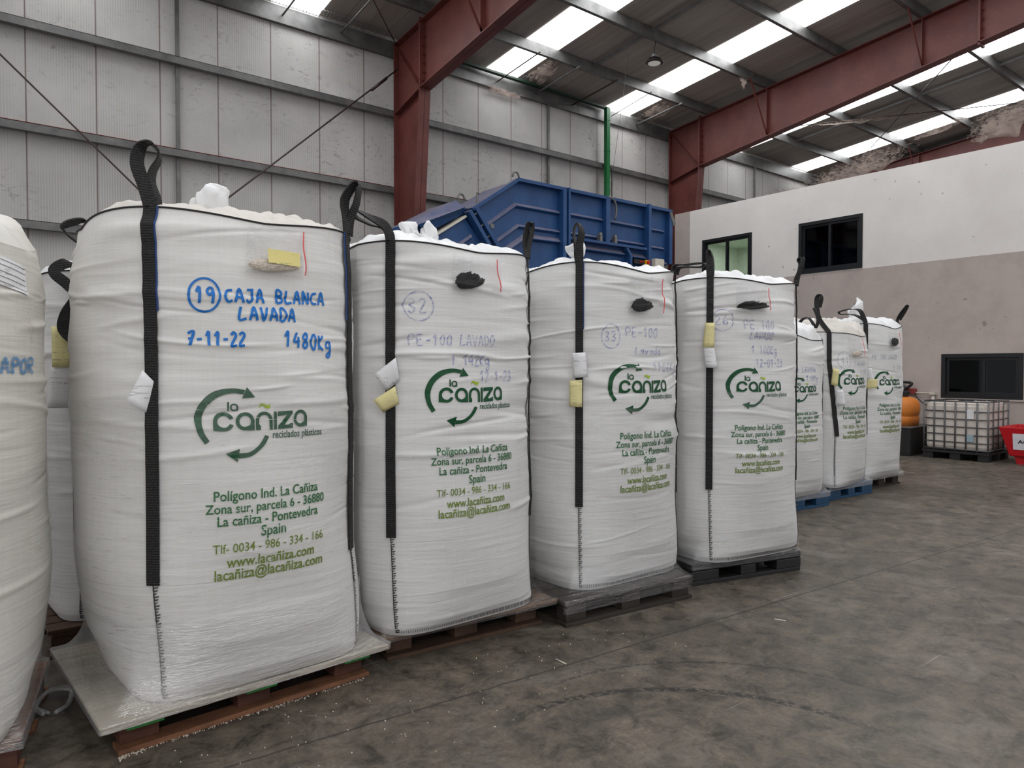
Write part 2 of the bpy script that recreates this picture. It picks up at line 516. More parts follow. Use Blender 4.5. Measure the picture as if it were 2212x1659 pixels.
M = dict(
    floor=mat_floor(), panel=mat_wall_panel(), office=mat_office_wall(), ceil=mat_ceiling(), red=mat_steel_red(),
    galv=mat_galv(), galv_dark=mat_galv('dull_galvanised_steel', (96, 96, 96), (128, 127, 126)), blue=mat_blue(),
    fabric=mat_fabric('woven_fabric'), fabric_b=mat_fabric('creased_woven_fabric', (221, 220, 219), 1.2),
    fabric_old=mat_fabric('soiled_woven_fabric', (212, 209, 202), 1.2, 0.45),
    cover=mat_fabric('cream_cover_fabric', (208, 202, 195), 1.6, 0.2),
    liner=simple('white_liner_film', (222, 222, 223), 0.4, 0, 0.05, 8, 0.5),
    wrap=mat_film('stretch_film', 0.065, 0.0, (14, 14, 80), 0.17), wrap_low=mat_film('stretch_film_skirt', 0.11, 0.15, (7, 7, 40), 0.15),
    wrap_dark=mat_film('tight_stretch_film', 0.10, 0.0, (6, 6, 60), 0.15),
    glint=mat_film('film_ridge', 0.45, 0.03, (120, 120, 120), 0.20, (0.95, 0.95, 0.97), 1.0, 0.003), pouch=mat_film('clear_pouch_plastic', 0.16, 0.02, (34, 34, 34), 0.15, (0.9, 0.9, 0.9), 1.0, 0.03),
    web=mat_webbing(), cord=simple('black_cord', (18, 18, 19), 0.7), blue_edge=simple('blue_edging_yarn', (30, 62, 120), 0.6),
    thread=simple('black_seam_yarn', (52, 50, 50), 0.7),
    green_d=mat_print('dark_green_ink', (16, 70, 40)), green_a=mat_print('green_ink', (10, 92, 36)),
    green_l=mat_print('olive_green_ink', (96, 118, 8)), tilde=mat_print('lime_green_ink', (150, 178, 30)),
    ink=mat_print('blue_marker_ink', (24, 104, 180)), ink_pale=mat_print('faded_violet_ink', (118, 124, 176), 0.4),
    ink_grey=mat_print('faded_grey_ink', (150, 158, 172), 0.4),
    tag_w=mat_paper('white_tag_paper', (226, 226, 228)), tag_y=mat_paper('yellow_tag_paper', (226, 216, 160)),
    zip=simple('red_zip_strip', (214, 84, 84), 0.4), card=mat_paper('yellow_card', (222, 210, 140)),
    pel_w=simple('beige_pellets', (212, 200, 186), 0.5, 0, 0.25, 120, 0.8), pel_k=simple('black_flakes', (26, 26, 28), 0.4, 0, 0.5, 90, 1.0),
    wood=mat_wood('worn_pallet_wood', (112, 74, 54), (146, 104, 78), 0.6), wood_r=mat_wood('dark_red_block_wood', (78, 50, 42), (100, 66, 54), 0.5), wood_d=mat_wood('dark_pallet_wood', (66, 50, 40), (94, 72, 58), 0.6), wood_k=mat_wood('blackened_pallet_wood', (44, 40, 37), (66, 58, 52), 0.6), wood_e=mat_wood('brown_pallet_boards', (84, 66, 52), (120, 94, 74), 0.5),
    ply=mat_wood('pale_plywood', (132, 122, 104), (164, 152, 130), 0.4), wood_g=simple('green_pallet_paint', (48, 128, 58), 0.5, 0, 0.2),
    plastic_k=simple('black_plastic', (30, 30, 31), 0.5, 0, 0.2), plastic_b=simple('blue_plastic', (24, 66, 98), 0.5, 0, 0.15),
    white_gray=simple('grey_sheet', (150, 152, 150), 0.5),
    frame_k=simple('black_aluminium', (30, 32, 35), 0.4, 0.2), glass=mat_glass_dark(),
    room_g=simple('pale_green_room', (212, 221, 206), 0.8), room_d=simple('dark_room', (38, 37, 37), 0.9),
    green_pipe=simple('green_painted_tray', (20, 104, 54), 0.45), green_dark=simple('dark_green_tray', (14, 44, 30), 0.5), black=simple('black_rubber', (20, 20, 20), 0.6),
    ibc=simple('milky_plastic', (206, 196, 188), 0.5, 0, 0.14, 3), cage=mat_galv('cage_steel', (84, 84, 86), (112, 112, 112)),
    orange=simple('orange_plastic', (206, 122, 50), 0.45, 0, 0.12, 4), binred=simple('red_plastic', (186, 14, 28), 0.4, 0, 0.08, 5),
    cream=simple('cream_enamel', (206, 200, 186), 0.5), yellow=simple('yellow_plastic', (222, 160, 30), 0.4), stop=simple('red_button', (200, 30, 24), 0.4),
    cobweb=mat_web(), sky=mat_emit('translucent_roof_sheet', (0.97, 0.99, 1.0), SKY_EMIT),
    lampglass=mat_emit('lamp_diffuser', (1.0, 0.94, 0.86), 0.35), lampbody=simple('lamp_housing', (40, 38, 36), 0.4, 0.4),
    rod=simple('dark_rod_steel', (58, 44, 40), 0.5, 0.3), redpipe=simple('red_pipe_paint', (134, 48, 42), 0.5),
)

# ------------------------------------------------------------------ setting
YW = 12.624
SL, Z0 = 0.0963, 7.832
def roof_z(y, off=0.0):
    return Z0 + SL * (YW - y) + off
XW = 14.8
FX = (6.96, 15.21, 23.46)

o = MB().add([(-10, -10, 0), (24, -10, 0), (24, 13, 0), (-10, 13, 0)], [(0, 1, 2, 3)]).build('floor', M['floor']); o['kind'] = 'structure'
o = MB().box(-8, 24, YW, YW + 0.12, 0, 8.15).build('wall_back', M['panel']); o['kind'] = 'structure'
o = MB().box(23.8, 23.95, -8, YW, 0, 10.2).build('wall_far', M['galv_dark']); o['kind'] = 'structure'
b = MB()
yr = -8.0
b.add([(-10, YW + 0.2, roof_z(YW + 0.2, 0.23)), (24, YW + 0.2, roof_z(YW + 0.2, 0.23)), (24, yr, roof_z(yr, 0.23)), (-10, yr, roof_z(yr, 0.23)),
       (-10, YW + 0.2, roof_z(YW + 0.2, 0.31)), (24, YW + 0.2, roof_z(YW + 0.2, 0.31)), (24, yr, roof_z(yr, 0.31)), (-10, yr, roof_z(yr, 0.31))],
      [(0, 1, 2, 3), (4, 7, 6, 5), (0, 4, 5, 1), (1, 5, 6, 2), (2, 6, 7, 3), (3, 7, 4, 0)])
o = b.build('ceiling', M['ceil']); o['kind'] = 'structure'

# office block: facade with three openings
WIN = [(9.70, 11.10, 3.66, 4.738), (7.11, 8.52, 3.62, 4.742), (4.268, 5.59, 0.985, 1.815)]
def facade():
    ys = sorted({-6.0, 11.97} | {w[0] for w in WIN} | {w[1] for w in WIN})
    zs = sorted({0.0, 5.53} | {w[2] for w in WIN} | {w[3] for w in WIN})
    m = MB()
    for i in range(len(ys) - 1):
        for k in range(len(zs) - 1):
            yc = (ys[i] + ys[i + 1]) / 2; zc = (zs[k] + zs[k + 1]) / 2
            if any(w[0] < yc < w[1] and w[2] < zc < w[3] for w in WIN):
                continue
            m.add([(XW, ys[i], zs[k]), (XW, ys[i + 1], zs[k]), (XW, ys[i + 1], zs[k + 1]), (XW, ys[i], zs[k + 1])], [(0, 1, 2, 3)])
            m.add([(XW + .2, ys[i], zs[k]), (XW + .2, ys[i + 1], zs[k]), (XW + .2, ys[i + 1], zs[k + 1]), (XW + .2, ys[i], zs[k + 1])], [(3, 2, 1, 0)])
    for y0, y1, z0, z1 in WIN:
        m.add([(XW, y0, z0), (XW + .2, y0, z0), (XW + .2, y0, z1), (XW, y0, z1)], [(0, 1, 2, 3)])
        m.add([(XW, y1, z0), (XW + .2, y1, z0), (XW + .2, y1, z1), (XW, y1, z1)], [(3, 2, 1, 0)])
        m.add([(XW, y0, z0), (XW + .2, y0, z0), (XW + .2, y1, z0), (XW, y1, z0)], [(3, 2, 1, 0)])
        m.add([(XW, y0, z1), (XW + .2, y0, z1), (XW + .2, y1, z1), (XW, y1, z1)], [(0, 1, 2, 3)])
    m.add([(XW, -6, 5.53), (XW + .2, -6, 5.53), (XW + .2, 11.97, 5.53), (XW, 11.97, 5.53)], [(0, 1, 2, 3)])
    m.add([(XW, 11.97, 0), (XW + .2, 11.97, 0), (XW + .2, 11.97, 5.53), (XW, 11.97, 5.53)], [(0, 1, 2, 3)])
    return m
o = facade().build('wall_right', M['office']); o['kind'] = 'structure'
o = MB().box(XW + 0.2, 23.8, -6, 11.4, 5.30, 5.42).build('ceiling_office', M['galv_dark']); o['kind'] = 'structure'

def room(name, w, depth, mat, pad=(0.8, 0.8, 0.4, 0.35)):
    y0, y1, z0, z1 = w
    y0 -= pad[0]; y1 += pad[1]; z0 -= pad[2]; z1 += pad[3]
    x0, x1 = XW + 0.205, XW + depth
    m = MB()
    P = [(x0, y0, z0), (x1, y0, z0), (x1, y1, z0), (x0, y1, z0), (x0, y0, z1), (x1, y0, z1), (x1, y1, z1), (x0, y1, z1)]
    m.add(P, [(0, 1, 2, 3), (4, 7, 6, 5), (0, 4, 5, 1), (1, 5, 6, 2), (2, 6, 7, 3)])
    o = m.build(name, mat); o['kind'] = 'structure'
    return o
room('wall_green_room', WIN[0], 2.6, M['room_g'], (0.02, 0.75, 0.9, 0.16))
room('wall_dark_room', WIN[1], 2.5, M['room_d'], (0.3, 0.4, 0.5, 0.3))
room('wall_store_room', WIN[2], 2.5, M['room_d'], (0.4, 0.1, 0.5, 0.4))
rl = bpy.data.lights.new('green_room_lamp', 'AREA'); rl.energy = 30; rl.color = (0.97, 1.0, 0.95); rl.size = 0.6
ro = bpy.data.objects.new('green_room_lamp', rl); ro.location = (16.2, 10.75, 4.86); COL.objects.link(ro)

def window(idx, w, split, lab):
    y0, y1, z0, z1 = w
    e = empty('window_%d' % idx, (XW + 0.03, (y0 + y1) / 2, z0), 0, lab, 'window', kind='structure')
    hw = (y1 - y0) / 2; h = z1 - z0; t = 0.07
    m = MB()
    m.box(-0.045, 0.06, -hw, hw, 0, t).box(-0.045, 0.06, -hw, hw, h - t, h)
    m.box(-0.045, 0.06, -hw, -hw + t, t, h - t).box(-0.045, 0.06, hw - t, hw, t, h - t)
    m.build('window_frame', M['frame_k'], e)
    s = -hw + split * 2 * hw
    for a, c_, xo in ((-hw + t, s + 0.035, 0.0), (s - 0.035, hw - t, 0.025)):
        m = MB(); f = 0.05
        m.box(xo - 0.015, xo + 0.015, a, c_, t, t + f).box(xo - 0.015, xo + 0.015, a, c_, h - t - f, h - t)
        m.box(xo - 0.015, xo + 0.015, a, a + f, t + f, h - t - f).box(xo - 0.015, xo + 0.015, c_ - f, c_, t + f, h - t - f)
        fr = m.build('sash', M['frame_k'], e)
        MB().box(xo - 0.004, xo + 0.004, a + f, c_ - f, t + f, h - t - f).build('pane', M['glass'], fr)
    return e
window(1, WIN[0], 0.50, 'black framed sliding window with a pale green lit room behind')
window(2, WIN[1], 0.50, 'black framed dark sliding window high on the office wall')
window(3, WIN[2], 0.46, 'wide low black window above the caged liquid container')
sill = MB().box(XW - 0.03, XW + 0.05, 4.22, 5.64, 0.955, 0.985).build('trim_1', M['office']); sill['kind'] = 'structure'

# skylight strips: one long glazed sheet each, from the eave to the ridge
def skylight(x0, x1, y0, y1, label):
    m = MB()
    m.add([(x0, y0, roof_z(y0, 0.222)), (x1, y0, roof_z(y0, 0.222)), (x1, y1, roof_z(y1, 0.222)), (x0, y1, roof_z(y1, 0.222))], [(0, 1, 2, 3)])
    o = m.build('skylight', M['sky'])
    return tag(o, label, 'skylight', 'translucent skylight strips in the roof')
skylight(-3.6, -2.7, 12.60, -7.5, 'skylight strip in the roof far out on the open side')
skylight(0.95, 1.85, 12.60, -7.5, 'skylight strip over the rear of the bag row')
skylight(4.52, 5.40, 12.72, -7.5, 'skylight strip just before the nearest red frame')
skylight(9.20, 10.05, 12.62, -7.5, 'skylight strip just beyond the nearest red frame')
skylight(12.88, 13.80, 12.68, -7.5, 'skylight strip just before the red frame at the office wall')
skylight(17.83, 18.69, 12.60, -7.5, 'first skylight strip behind the red frame at the office wall')
skylight(21.42, 22.33, 12.60, -7.5, 'farthest skylight strip ending above the thick cobwebs')

# purlins (C sections) along the hall
def c_section(m, x0, x1, y, zb, h=0.205, fl=0.07, t=0.008, back=1):
    m.box(x0, x1, y - t, y, zb, zb + h)
    y0, y1 = (y, y + fl) if back > 0 else (y - fl, y)
    m.box(x0, x1, y0, y1, zb, zb + t).box(x0, x1, y0, y1, zb + h - t, zb + h)
    m.box(x0, x1, y1 - t if back > 0 else y0, y1 if back > 0 else y0 + t, zb, zb + 0.02)
ordw = ['second', 'third', 'fourth', 'fifth', 'sixth', 'seventh', 'eighth', 'ninth', 'tenth']
py_ = [11.22, 9.58, 7.87, 6.16, 4.47, 2.8, 1.1]
m = MB(); c_section(m, -8, 23.7, 12.60 - 0.05, 7.66, 0.30, 0.07)
tag(m.build('eave_beam', M['galv']), 'galvanised eave beam where the grey sheet wall meets the roof', 'beam')
for k, y in enumerate(py_):
    m = MB(); c_section(m, -8, 23.7, y - 0.03, roof_z(y) + 0.005)
    tag(m.build('roof_purlin', M['galv']), 'galvanised roof purlin, %s line from the sheet wall' % ordw[k], 'purlin', 'roof purlins')

# wall girts
for k, (z, w) in enumerate(((6.575, 'topmost'), (5.09, 'middle'), (3.69, 'lowest'))):
    m = MB()
    m.box(-8, 23.7, YW - 0.19, YW - 0.002, z - 0.008, z).box(-8, 23.7, YW - 0.19, YW - 0.182, z - 0.11, z)
    m.box(-8, 23.7, YW - 0.19, YW - 0.11, z - 0.118, z - 0.11)
    lab = {0: 'topmost galvanised girt on the grey sheet wall', 1: 'middle galvanised wall girt with a red pipe along it', 2: 'lowest galvanised girt, mostly hidden behind the bags'}[k]
    tag(m.build('wall_girt', M['galv']), lab, 'girt', 'wall girts')
m = MB(); m.tube([(-8, YW - 0.03, 5.125), (23.6, YW - 0.03, 5.125)], 0.016, 8)
tag(m.build('red_pipe', M['redpipe'], smooth=True), 'thin red pipe lying along the middle wall girt', 'pipe')
for k, (x, lab) in enumerate(((2.95, 'thin vertical wall rod in the bay left of the nearest red column'), (10.95, 'thin vertical wall rod between the two red columns'),
                              (19.28, 'thin white vertical wall rod above the office wall'))):
    m = MB()
    for z0, z1 in ((6.575, 7.66), (5.09, 6.46), (3.69, 4.97), (0.0, 3.58)):
        m.box(x - 0.03, x + 0.03, YW - 0.09, YW - 0.05, z0, z1)
        x += 0.0
    tag(m.build('sag_post', M['galv']), lab, 'rod', 'wall sag rods')

# red portal frames
def frame(xw, label, detail=True):
    e = empty('portal_frame', (xw, YW - 0.6, 0), 0, label, 'frame', 'red steel portal frames')
    ox, oy = xw, YW - 0.6
    W = 0.24
    def P(x, y, z):
        return (x - ox, y - oy, z)
    def plate(m, pts_yz, x0, x1):
        n = len(pts_yz)
        vs = [P(x0, y, z) for y, z in pts_yz] + [P(x1, y, z) for y, z in pts_yz]
        fs = [tuple(range(n)), tuple(range(n, 2 * n))[::-1]] + [(i, i + n, (i + 1) % n + n, (i + 1) % n) for i in range(n)]
        m.add(vs, fs)
    yo = YW - 0.2                       # outer flange face
    kin = (11.45, 6.72)                 # knee, inner side
    base_in = (12.02, 0.0)
    ridge_in = (-8.0, 9.15)
    mid_in = (4.43, 7.71)
    top = lambda y: roof_z(y) - 0.004
    # column web + flanges
    m = MB()
    plate(m, [(yo, 0), (yo, 6.50), kin, base_in], xw - 0.006, xw + 0.006)
    plate(m, [(yo, 0), (yo, top(yo)), (yo - 0.02, top(yo)), (yo - 0.02, 0)], xw - W / 2, xw + W / 2)
    plate(m, [(base_in[0], 0), kin, (kin[0] + 0.02, kin[1]), (base_in[0] + 0.02, 0)], xw - W / 2, xw + W / 2)
    m.build('column', M['red'], e)
    # rafter
    m = MB()
    plate(m, [(yo, 6.50), kin, mid_in, ridge_in, (-8.0, top(-8.0)), (yo, top(yo))], xw - 0.006, xw + 0.006)
    plate(m, [(yo, top(yo)), (-8, top(-8)), (-8, top(-8) - 0.02), (yo, top(yo) - 0.02)], xw - W / 2, xw + W / 2)
    plate(m, [kin, mid_in, ridge_in, (ridge_in[0], ridge_in[1] + 0.02), (mid_in[0], mid_in[1] + 0.02), (kin[0], kin[1] + 0.02)], xw - W / 2, xw + W / 2)
    m.build('rafter', M['red'], e)
    # knee stiffeners
    m = MB()
    for s in (-1, 1):
        xa, xb = sorted((xw + s * 0.006, xw + s * W / 2 * 0.95))
        plate(m, [kin, (yo - 0.02, 6.50), (yo - 0.02, 6.515), (kin[0], kin[1] + 0.015)], xa, xb)
        plate(m, [kin, (yo - 0.05, top(yo) - 0.06), (yo - 0.03, top(yo) - 0.05), (kin[0] + 0.015, kin[1] + 0.01)], xa, xb)
    m.build('knee_stiffener', M['red'], e)
    m = MB()
    plate(m, [(kin[0] - 0.02, kin[1]), (kin[0] + 0.02, kin[1]), (kin[0] + 0.02, top(kin[0]) + 0.06), (kin[0] - 0.02, top(kin[0]) + 0.06)], xw - W / 2, xw + W / 2)
    m.build('end_plate', M['red'], e)
    for k in range(7):
        z = kin[1] + 0.14 + k * 0.16
        for s in (-1, 1):
            MB().tube([P(xw + s * 0.06, kin[0] - 0.02, z), P(xw + s * 0.06, kin[0] - 0.055, z)], 0.019, 6).build('bolt', M['red'], e)
    for k in range(5):
        z = 7.72 + k * 0.17
        MB().tube([P(xw - 0.07, 5.13, z), P(xw - 0.07, 5.09, z)], 0.019, 6).build('bolt', M['red'], e)
    m = MB()
    plate(m, [(5.16, 7.56), (5.12, 7.56), (5.12, top(5.12)), (5.16, top(5.16))], xw - W / 2, xw + W / 2)
    m.build('splice_plate', M['red'], e)
    low = lambda y: kin[1] + (kin[0] - y) / (kin[0] - mid_in[0]) * (mid_in[1] - kin[1])
    for y in (9.54, 6.14, 2.8):
        m = MB(); plate(m, [(y - 0.006, low(y)), (y + 0.006, low(y)), (y + 0.006, top(y)), (y - 0.006, top(y))], xw - W / 2 * 0.95, xw + W / 2 * 0.95)
        m.build('web_stiffener', M['red'], e)
        for s in (-1, 1):
            m = MB(); m.beam(P(xw + s * 0.08, y, low(y) + 0.05), P(xw + s * 0.78, y, top(y) + 0.06), 0.012, 0.05)
            m.build('fly_brace', M['red'], e)
    return e
frame(FX[0], 'nearest red steel portal frame, column rising left of the blue hopper')
frame(FX[1], 'red steel portal frame whose column stands behind the corner of the office wall')
frame(FX[2], 'far red steel portal frame in shadow above the office block')

# bracing rods in the wall bay and under the roof
def rod(p, q, r, mat, label, cat='rod', name='bracing_rod'):
    m = MB(); m.tube([p, q], r, 8)
    return tag(m.build(name, mat, smooth=True), label, cat)
rod((-1.0, 12.35, 7.43), (6.8, 12.35, 0.15), 0.014, M['rod'], 'dark bracing rod sloping down towards the strap of the nearest bag')
rod((-1.0, 12.30, -0.0 + 0.1), (6.86, 12.30, 7.33), 0.014, M['rod'], 'dark bracing rod sloping up to the nearest red column')
m = MB(); m.tube([(6.30, 12.30, 6.80), (6.62, 12.30, 7.10)], 0.028, 8)
tag(m.build('turnbuckle', M['rod'], smooth=True), 'dark turnbuckle at the top of the bracing rod by the red column', 'turnbuckle')
rod((15.4, 4.64, 8.50), (22.3, 10.98, 7.90), 0.012, M['rod'], 'thin roof brace running down to the cobwebs on the office wall')
rod((17.0, 11.13, 7.93), (23.3, 4.75, 8.52), 0.012, M['rod'], 'thin roof brace crossing the far skylights')
def strut(x, x2, y0, y1, mat, lab, r=0.016):
    rod((x, y0, roof_z(y0) - 0.03), (x2, y1, roof_z(y1) - 0.02), r, mat, lab, 'strut', 'purlin_strut')
strut(10.556, 10.576, 12.62, 11.1, M['galv'], 'pale ribbed strut between eave beam and purlin after the first far skylight', 0.022)
strut(9.456, 9.465, 12.62, 11.1, M['rod'], 'dark strut crossing the skylight beyond the nearest red frame', 0.013)
strut(11.694, 11.728, 12.62, 11.1, M['rod'], 'dark strut between eave beam and purlin near the hanging lamp', 0.016)
strut(13.93, 13.974, 12.62, 11.1, M['galv'], 'pale ribbed strut beside the skylight at the office wall', 0.022)
strut(12.98, 12.86, 12.5, 11.1, M['rod'], 'thin dark strut crossing the skylight above the green cable tray', 0.010)
strut(4.696, 4.717, 12.62, 11.1, M['galv'], 'strut crossing the skylight before the nearest red frame', 0.016)
strut(5.798, 5.795, 12.62, 11.1, M['galv'], 'pale strut before the nearest red frame', 0.016)
rod((6.9, 12.4, 7.83), (5.83, 11.3, 7.93), 0.010, M['rod'], 'thin dark diagonal rod meeting the top of the nearest red column')
for x, lab in ((3.0, 'dark roof sag bar before the nearest red frame'), (11.06, 'dark roof sag bar running past the hanging lamp'), (19.3, 'dark roof sag bar in the far bay above the office')):
    m = MB(); m.beam((x, 11.2, roof_z(11.2, 0.15)), (x, -7, roof_z(-7, 0.15)), 0.05, 0.05)
    tag(m.build('roof_sag_bar', M['galv_dark']), lab, 'bar', 'roof sag bars')

# bird-spike like wire strips on the eave beam
def wire_strip(x0, x1, label):
    m = MB(); k = 0
    x = x0
    while x < x1:
        m.tube([(x, 12.50, 7.965), (x, 12.44, 8.03), (x + 0.02, 12.36, 8.05), (x + 0.03, 12.30, 8.0)], 0.005, 5)
        x += 0.062
    m.tube([(x0, 12.50, 7.965), (x1, 12.50, 7.965)], 0.005, 5)
    tag(m.build('wire_mesh_strip', M['galv_dark']), label, 'wire mesh', 'wire strips along the eave')
wire_strip(4.0, 6.7, 'curled wire mesh strip on the eave before the nearest red frame')
wire_strip(10.1, 11.0, 'curled wire mesh strip by the cobwebs of the first far skylight')
wire_strip(13.9, 15.0, 'curled wire mesh strip on the eave beside the second red frame')

# green cable tray: along the eave, then down to the machine
m = MB(); m.box(7.3, 12.745, 12.36, 12.46, 7.90, 7.945); m.build('eave_run', M['green_dark'], None)
tr = bpy.data.objects['eave_run']
e = empty('cable_tray', (12.69, 12.36, 4.0), 0, 'green cable tray running along the eave and down behind the blue hopper', 'cable tray')
tr.parent = e; tr.location = (-12.69, -12.36, -4.0)
m = MB(); m.box(-0.055, 0.055, -0.05, 0.05, 0, 3.92)
for k in range(5):
    m.box(-0.06, 0.06, -0.055, 0.055, 0.6 + k * 0.75, 0.62 + k * 0.75)
m.build('drop_run', M['green_pipe'], e)
m = MB(); m.tube([(0.12, -0.05, 0.0), (0.12, -0.05, 2.35), (0.10, -0.05, 2.45), (0.05, -0.05, 2.47)], 0.012, 8)
m.build('hose', M['black'], e, True)
rod((11.1, 10.2, 8.05), (10.7, 10.35, 5.08), 0.004, M['cage'], 'thin wire hanging from the purlin down to the blue hopper', 'wire', 'hanging_wire')

# high-bay lamp
e = empty('high_bay_lamp', (11.2, 9.60, 7.69), 0, 'round dark high bay lamp hanging from the third purlin', 'lamp')
MB().lathe([(0.09, 0.10), (0.13, 0.075), (0.175, 0.02), (0.178, 0.0), (0.165, -0.004)], n=28).build('lamp_housing', M['lampbody'], e, True)
MB().lathe([(0.125, -0.012), (0.125, -0.006)], n=28).build('diffuser', M['lampglass'], e)
MB().lathe([(0.04, 0.19), (0.06, 0.17), (0.07, 0.10)], n=16).build('driver', M['galv_dark'], e, True)
MB().tube([(0, 0, 0.19), (0.01, 0, 0.30), (0.03, -0.01, 0.455)], 0.008, 6).build('hanging_cord', M['black'], e)

# cobwebs
def cobweb(label, quad, sag=0.3, ns=0.12, fr=3.0, nu=50, nv=30):
    """quad: four corners a0 a1 (top), b0 b1 (bottom)"""
    a0, a1, b0, b1 = map(Vector, quad)
    V = np.zeros((nv, nu, 3)); fade = np.zeros((nv, nu))
    for j in range(nv):
        for i in range(nu):
            u, v = i / (nu - 1), j / (nv - 1)
            p = a0.lerp(a1, u).lerp(b0.lerp(b1, u), v)
            q = p + Vector((0, 0, -sag * math.sin(PI * v) * (0.5 + 0.5 * math.sin(PI * u))))
            V[j, i] = q + mnoise.noise_vector(q * fr) * ns * (0.3 + math.sin(PI * v))
            fade[j, i] = min(1.0, 3.2 * min(u, 1 - u)) * min(1.0, 0.35 + 3.0 * min(v, 1 - v))
    o = grid_mesh('cobweb', V, nu, nv, False, M['cobweb'])
    at = o.data.attributes.new('fade', 'FLOAT', 'POINT'); at.data.foreach_set('value', fade.astype(np.float32).ravel())
    return tag(o, label, 'cobweb', 'dusty cobwebs under the roof')
cobweb('wide dusty cobweb sheet draped along the office wall top under the skylight ends', ((20.6, 12.2, 7.25), (20.4, 8.3, 7.95), (20.3, 11.6, 6.55), (20.0, 8.2, 7.3)), 0.35, 0.16, 3.0, 70, 40)
cobweb('big sagging cobweb bag hanging right of the office roof', ((20.6, 7.3, 8.0), (20.4, 5.4, 8.35), (20.2, 7.1, 7.55), (20.1, 5.5, 8.0)), 0.75, 0.16, 3.0, 50, 40)
cobweb('thin dusty cobweb strip linking the two big cobwebs', ((20.5, 8.6, 7.80), (20.4, 7.0, 8.12), (20.4, 8.7, 7.55), (20.3, 7.0, 7.85)), 0.05, 0.10, 4.0)
cobweb('dusty cobweb on the sheet wall corner above the office', ((19.6, 12.36, 7.1), (22.4, 12.36, 7.45), (19.2, 12.36, 6.0), (22.4, 12.30, 6.0)), 0.0, 0.05, 3.0)
cobweb('small cobweb at the edge of the first far skylight', ((10.05, 12.5, 7.98), (10.05, 11.3, 8.12), (10.75, 12.5, 7.96), (10.35, 11.3, 8.12)), 0.06, 0.06, 6)
cobweb('pink dusty cobweb beside the skylight at the office wall', ((13.8, 12.55, 7.95), (13.8, 11.25, 8.12), (14.5, 12.5, 7.95), (14.35, 11.3, 8.1)), 0.06, 0.06, 6)
cobweb('dusty cobweb fringe along the eave below the first far skylight', ((8.9, 12.50, 7.68), (10.4, 12.50, 7.68), (8.9, 12.52, 7.55), (10.4, 12.52, 7.55)), 0.02, 0.03, 7, 60, 10)
cobweb('long cobweb under the roof brace in the far bay', ((17.9, 10.2, 8.0), (20.4, 7.6, 8.28), (18.2, 10.3, 8.08), (20.7, 7.8, 8.36)), 0.08, 0.06, 4)
cobweb('tiny cobweb tuft hanging from the third purlin behind the lamp', ((14.0, 9.55, 8.12), (14.4, 9.55, 8.12), (14.05, 9.5, 7.8), (14.2, 9.5, 7.85)), 0.0, 0.04, 8, 20, 14)

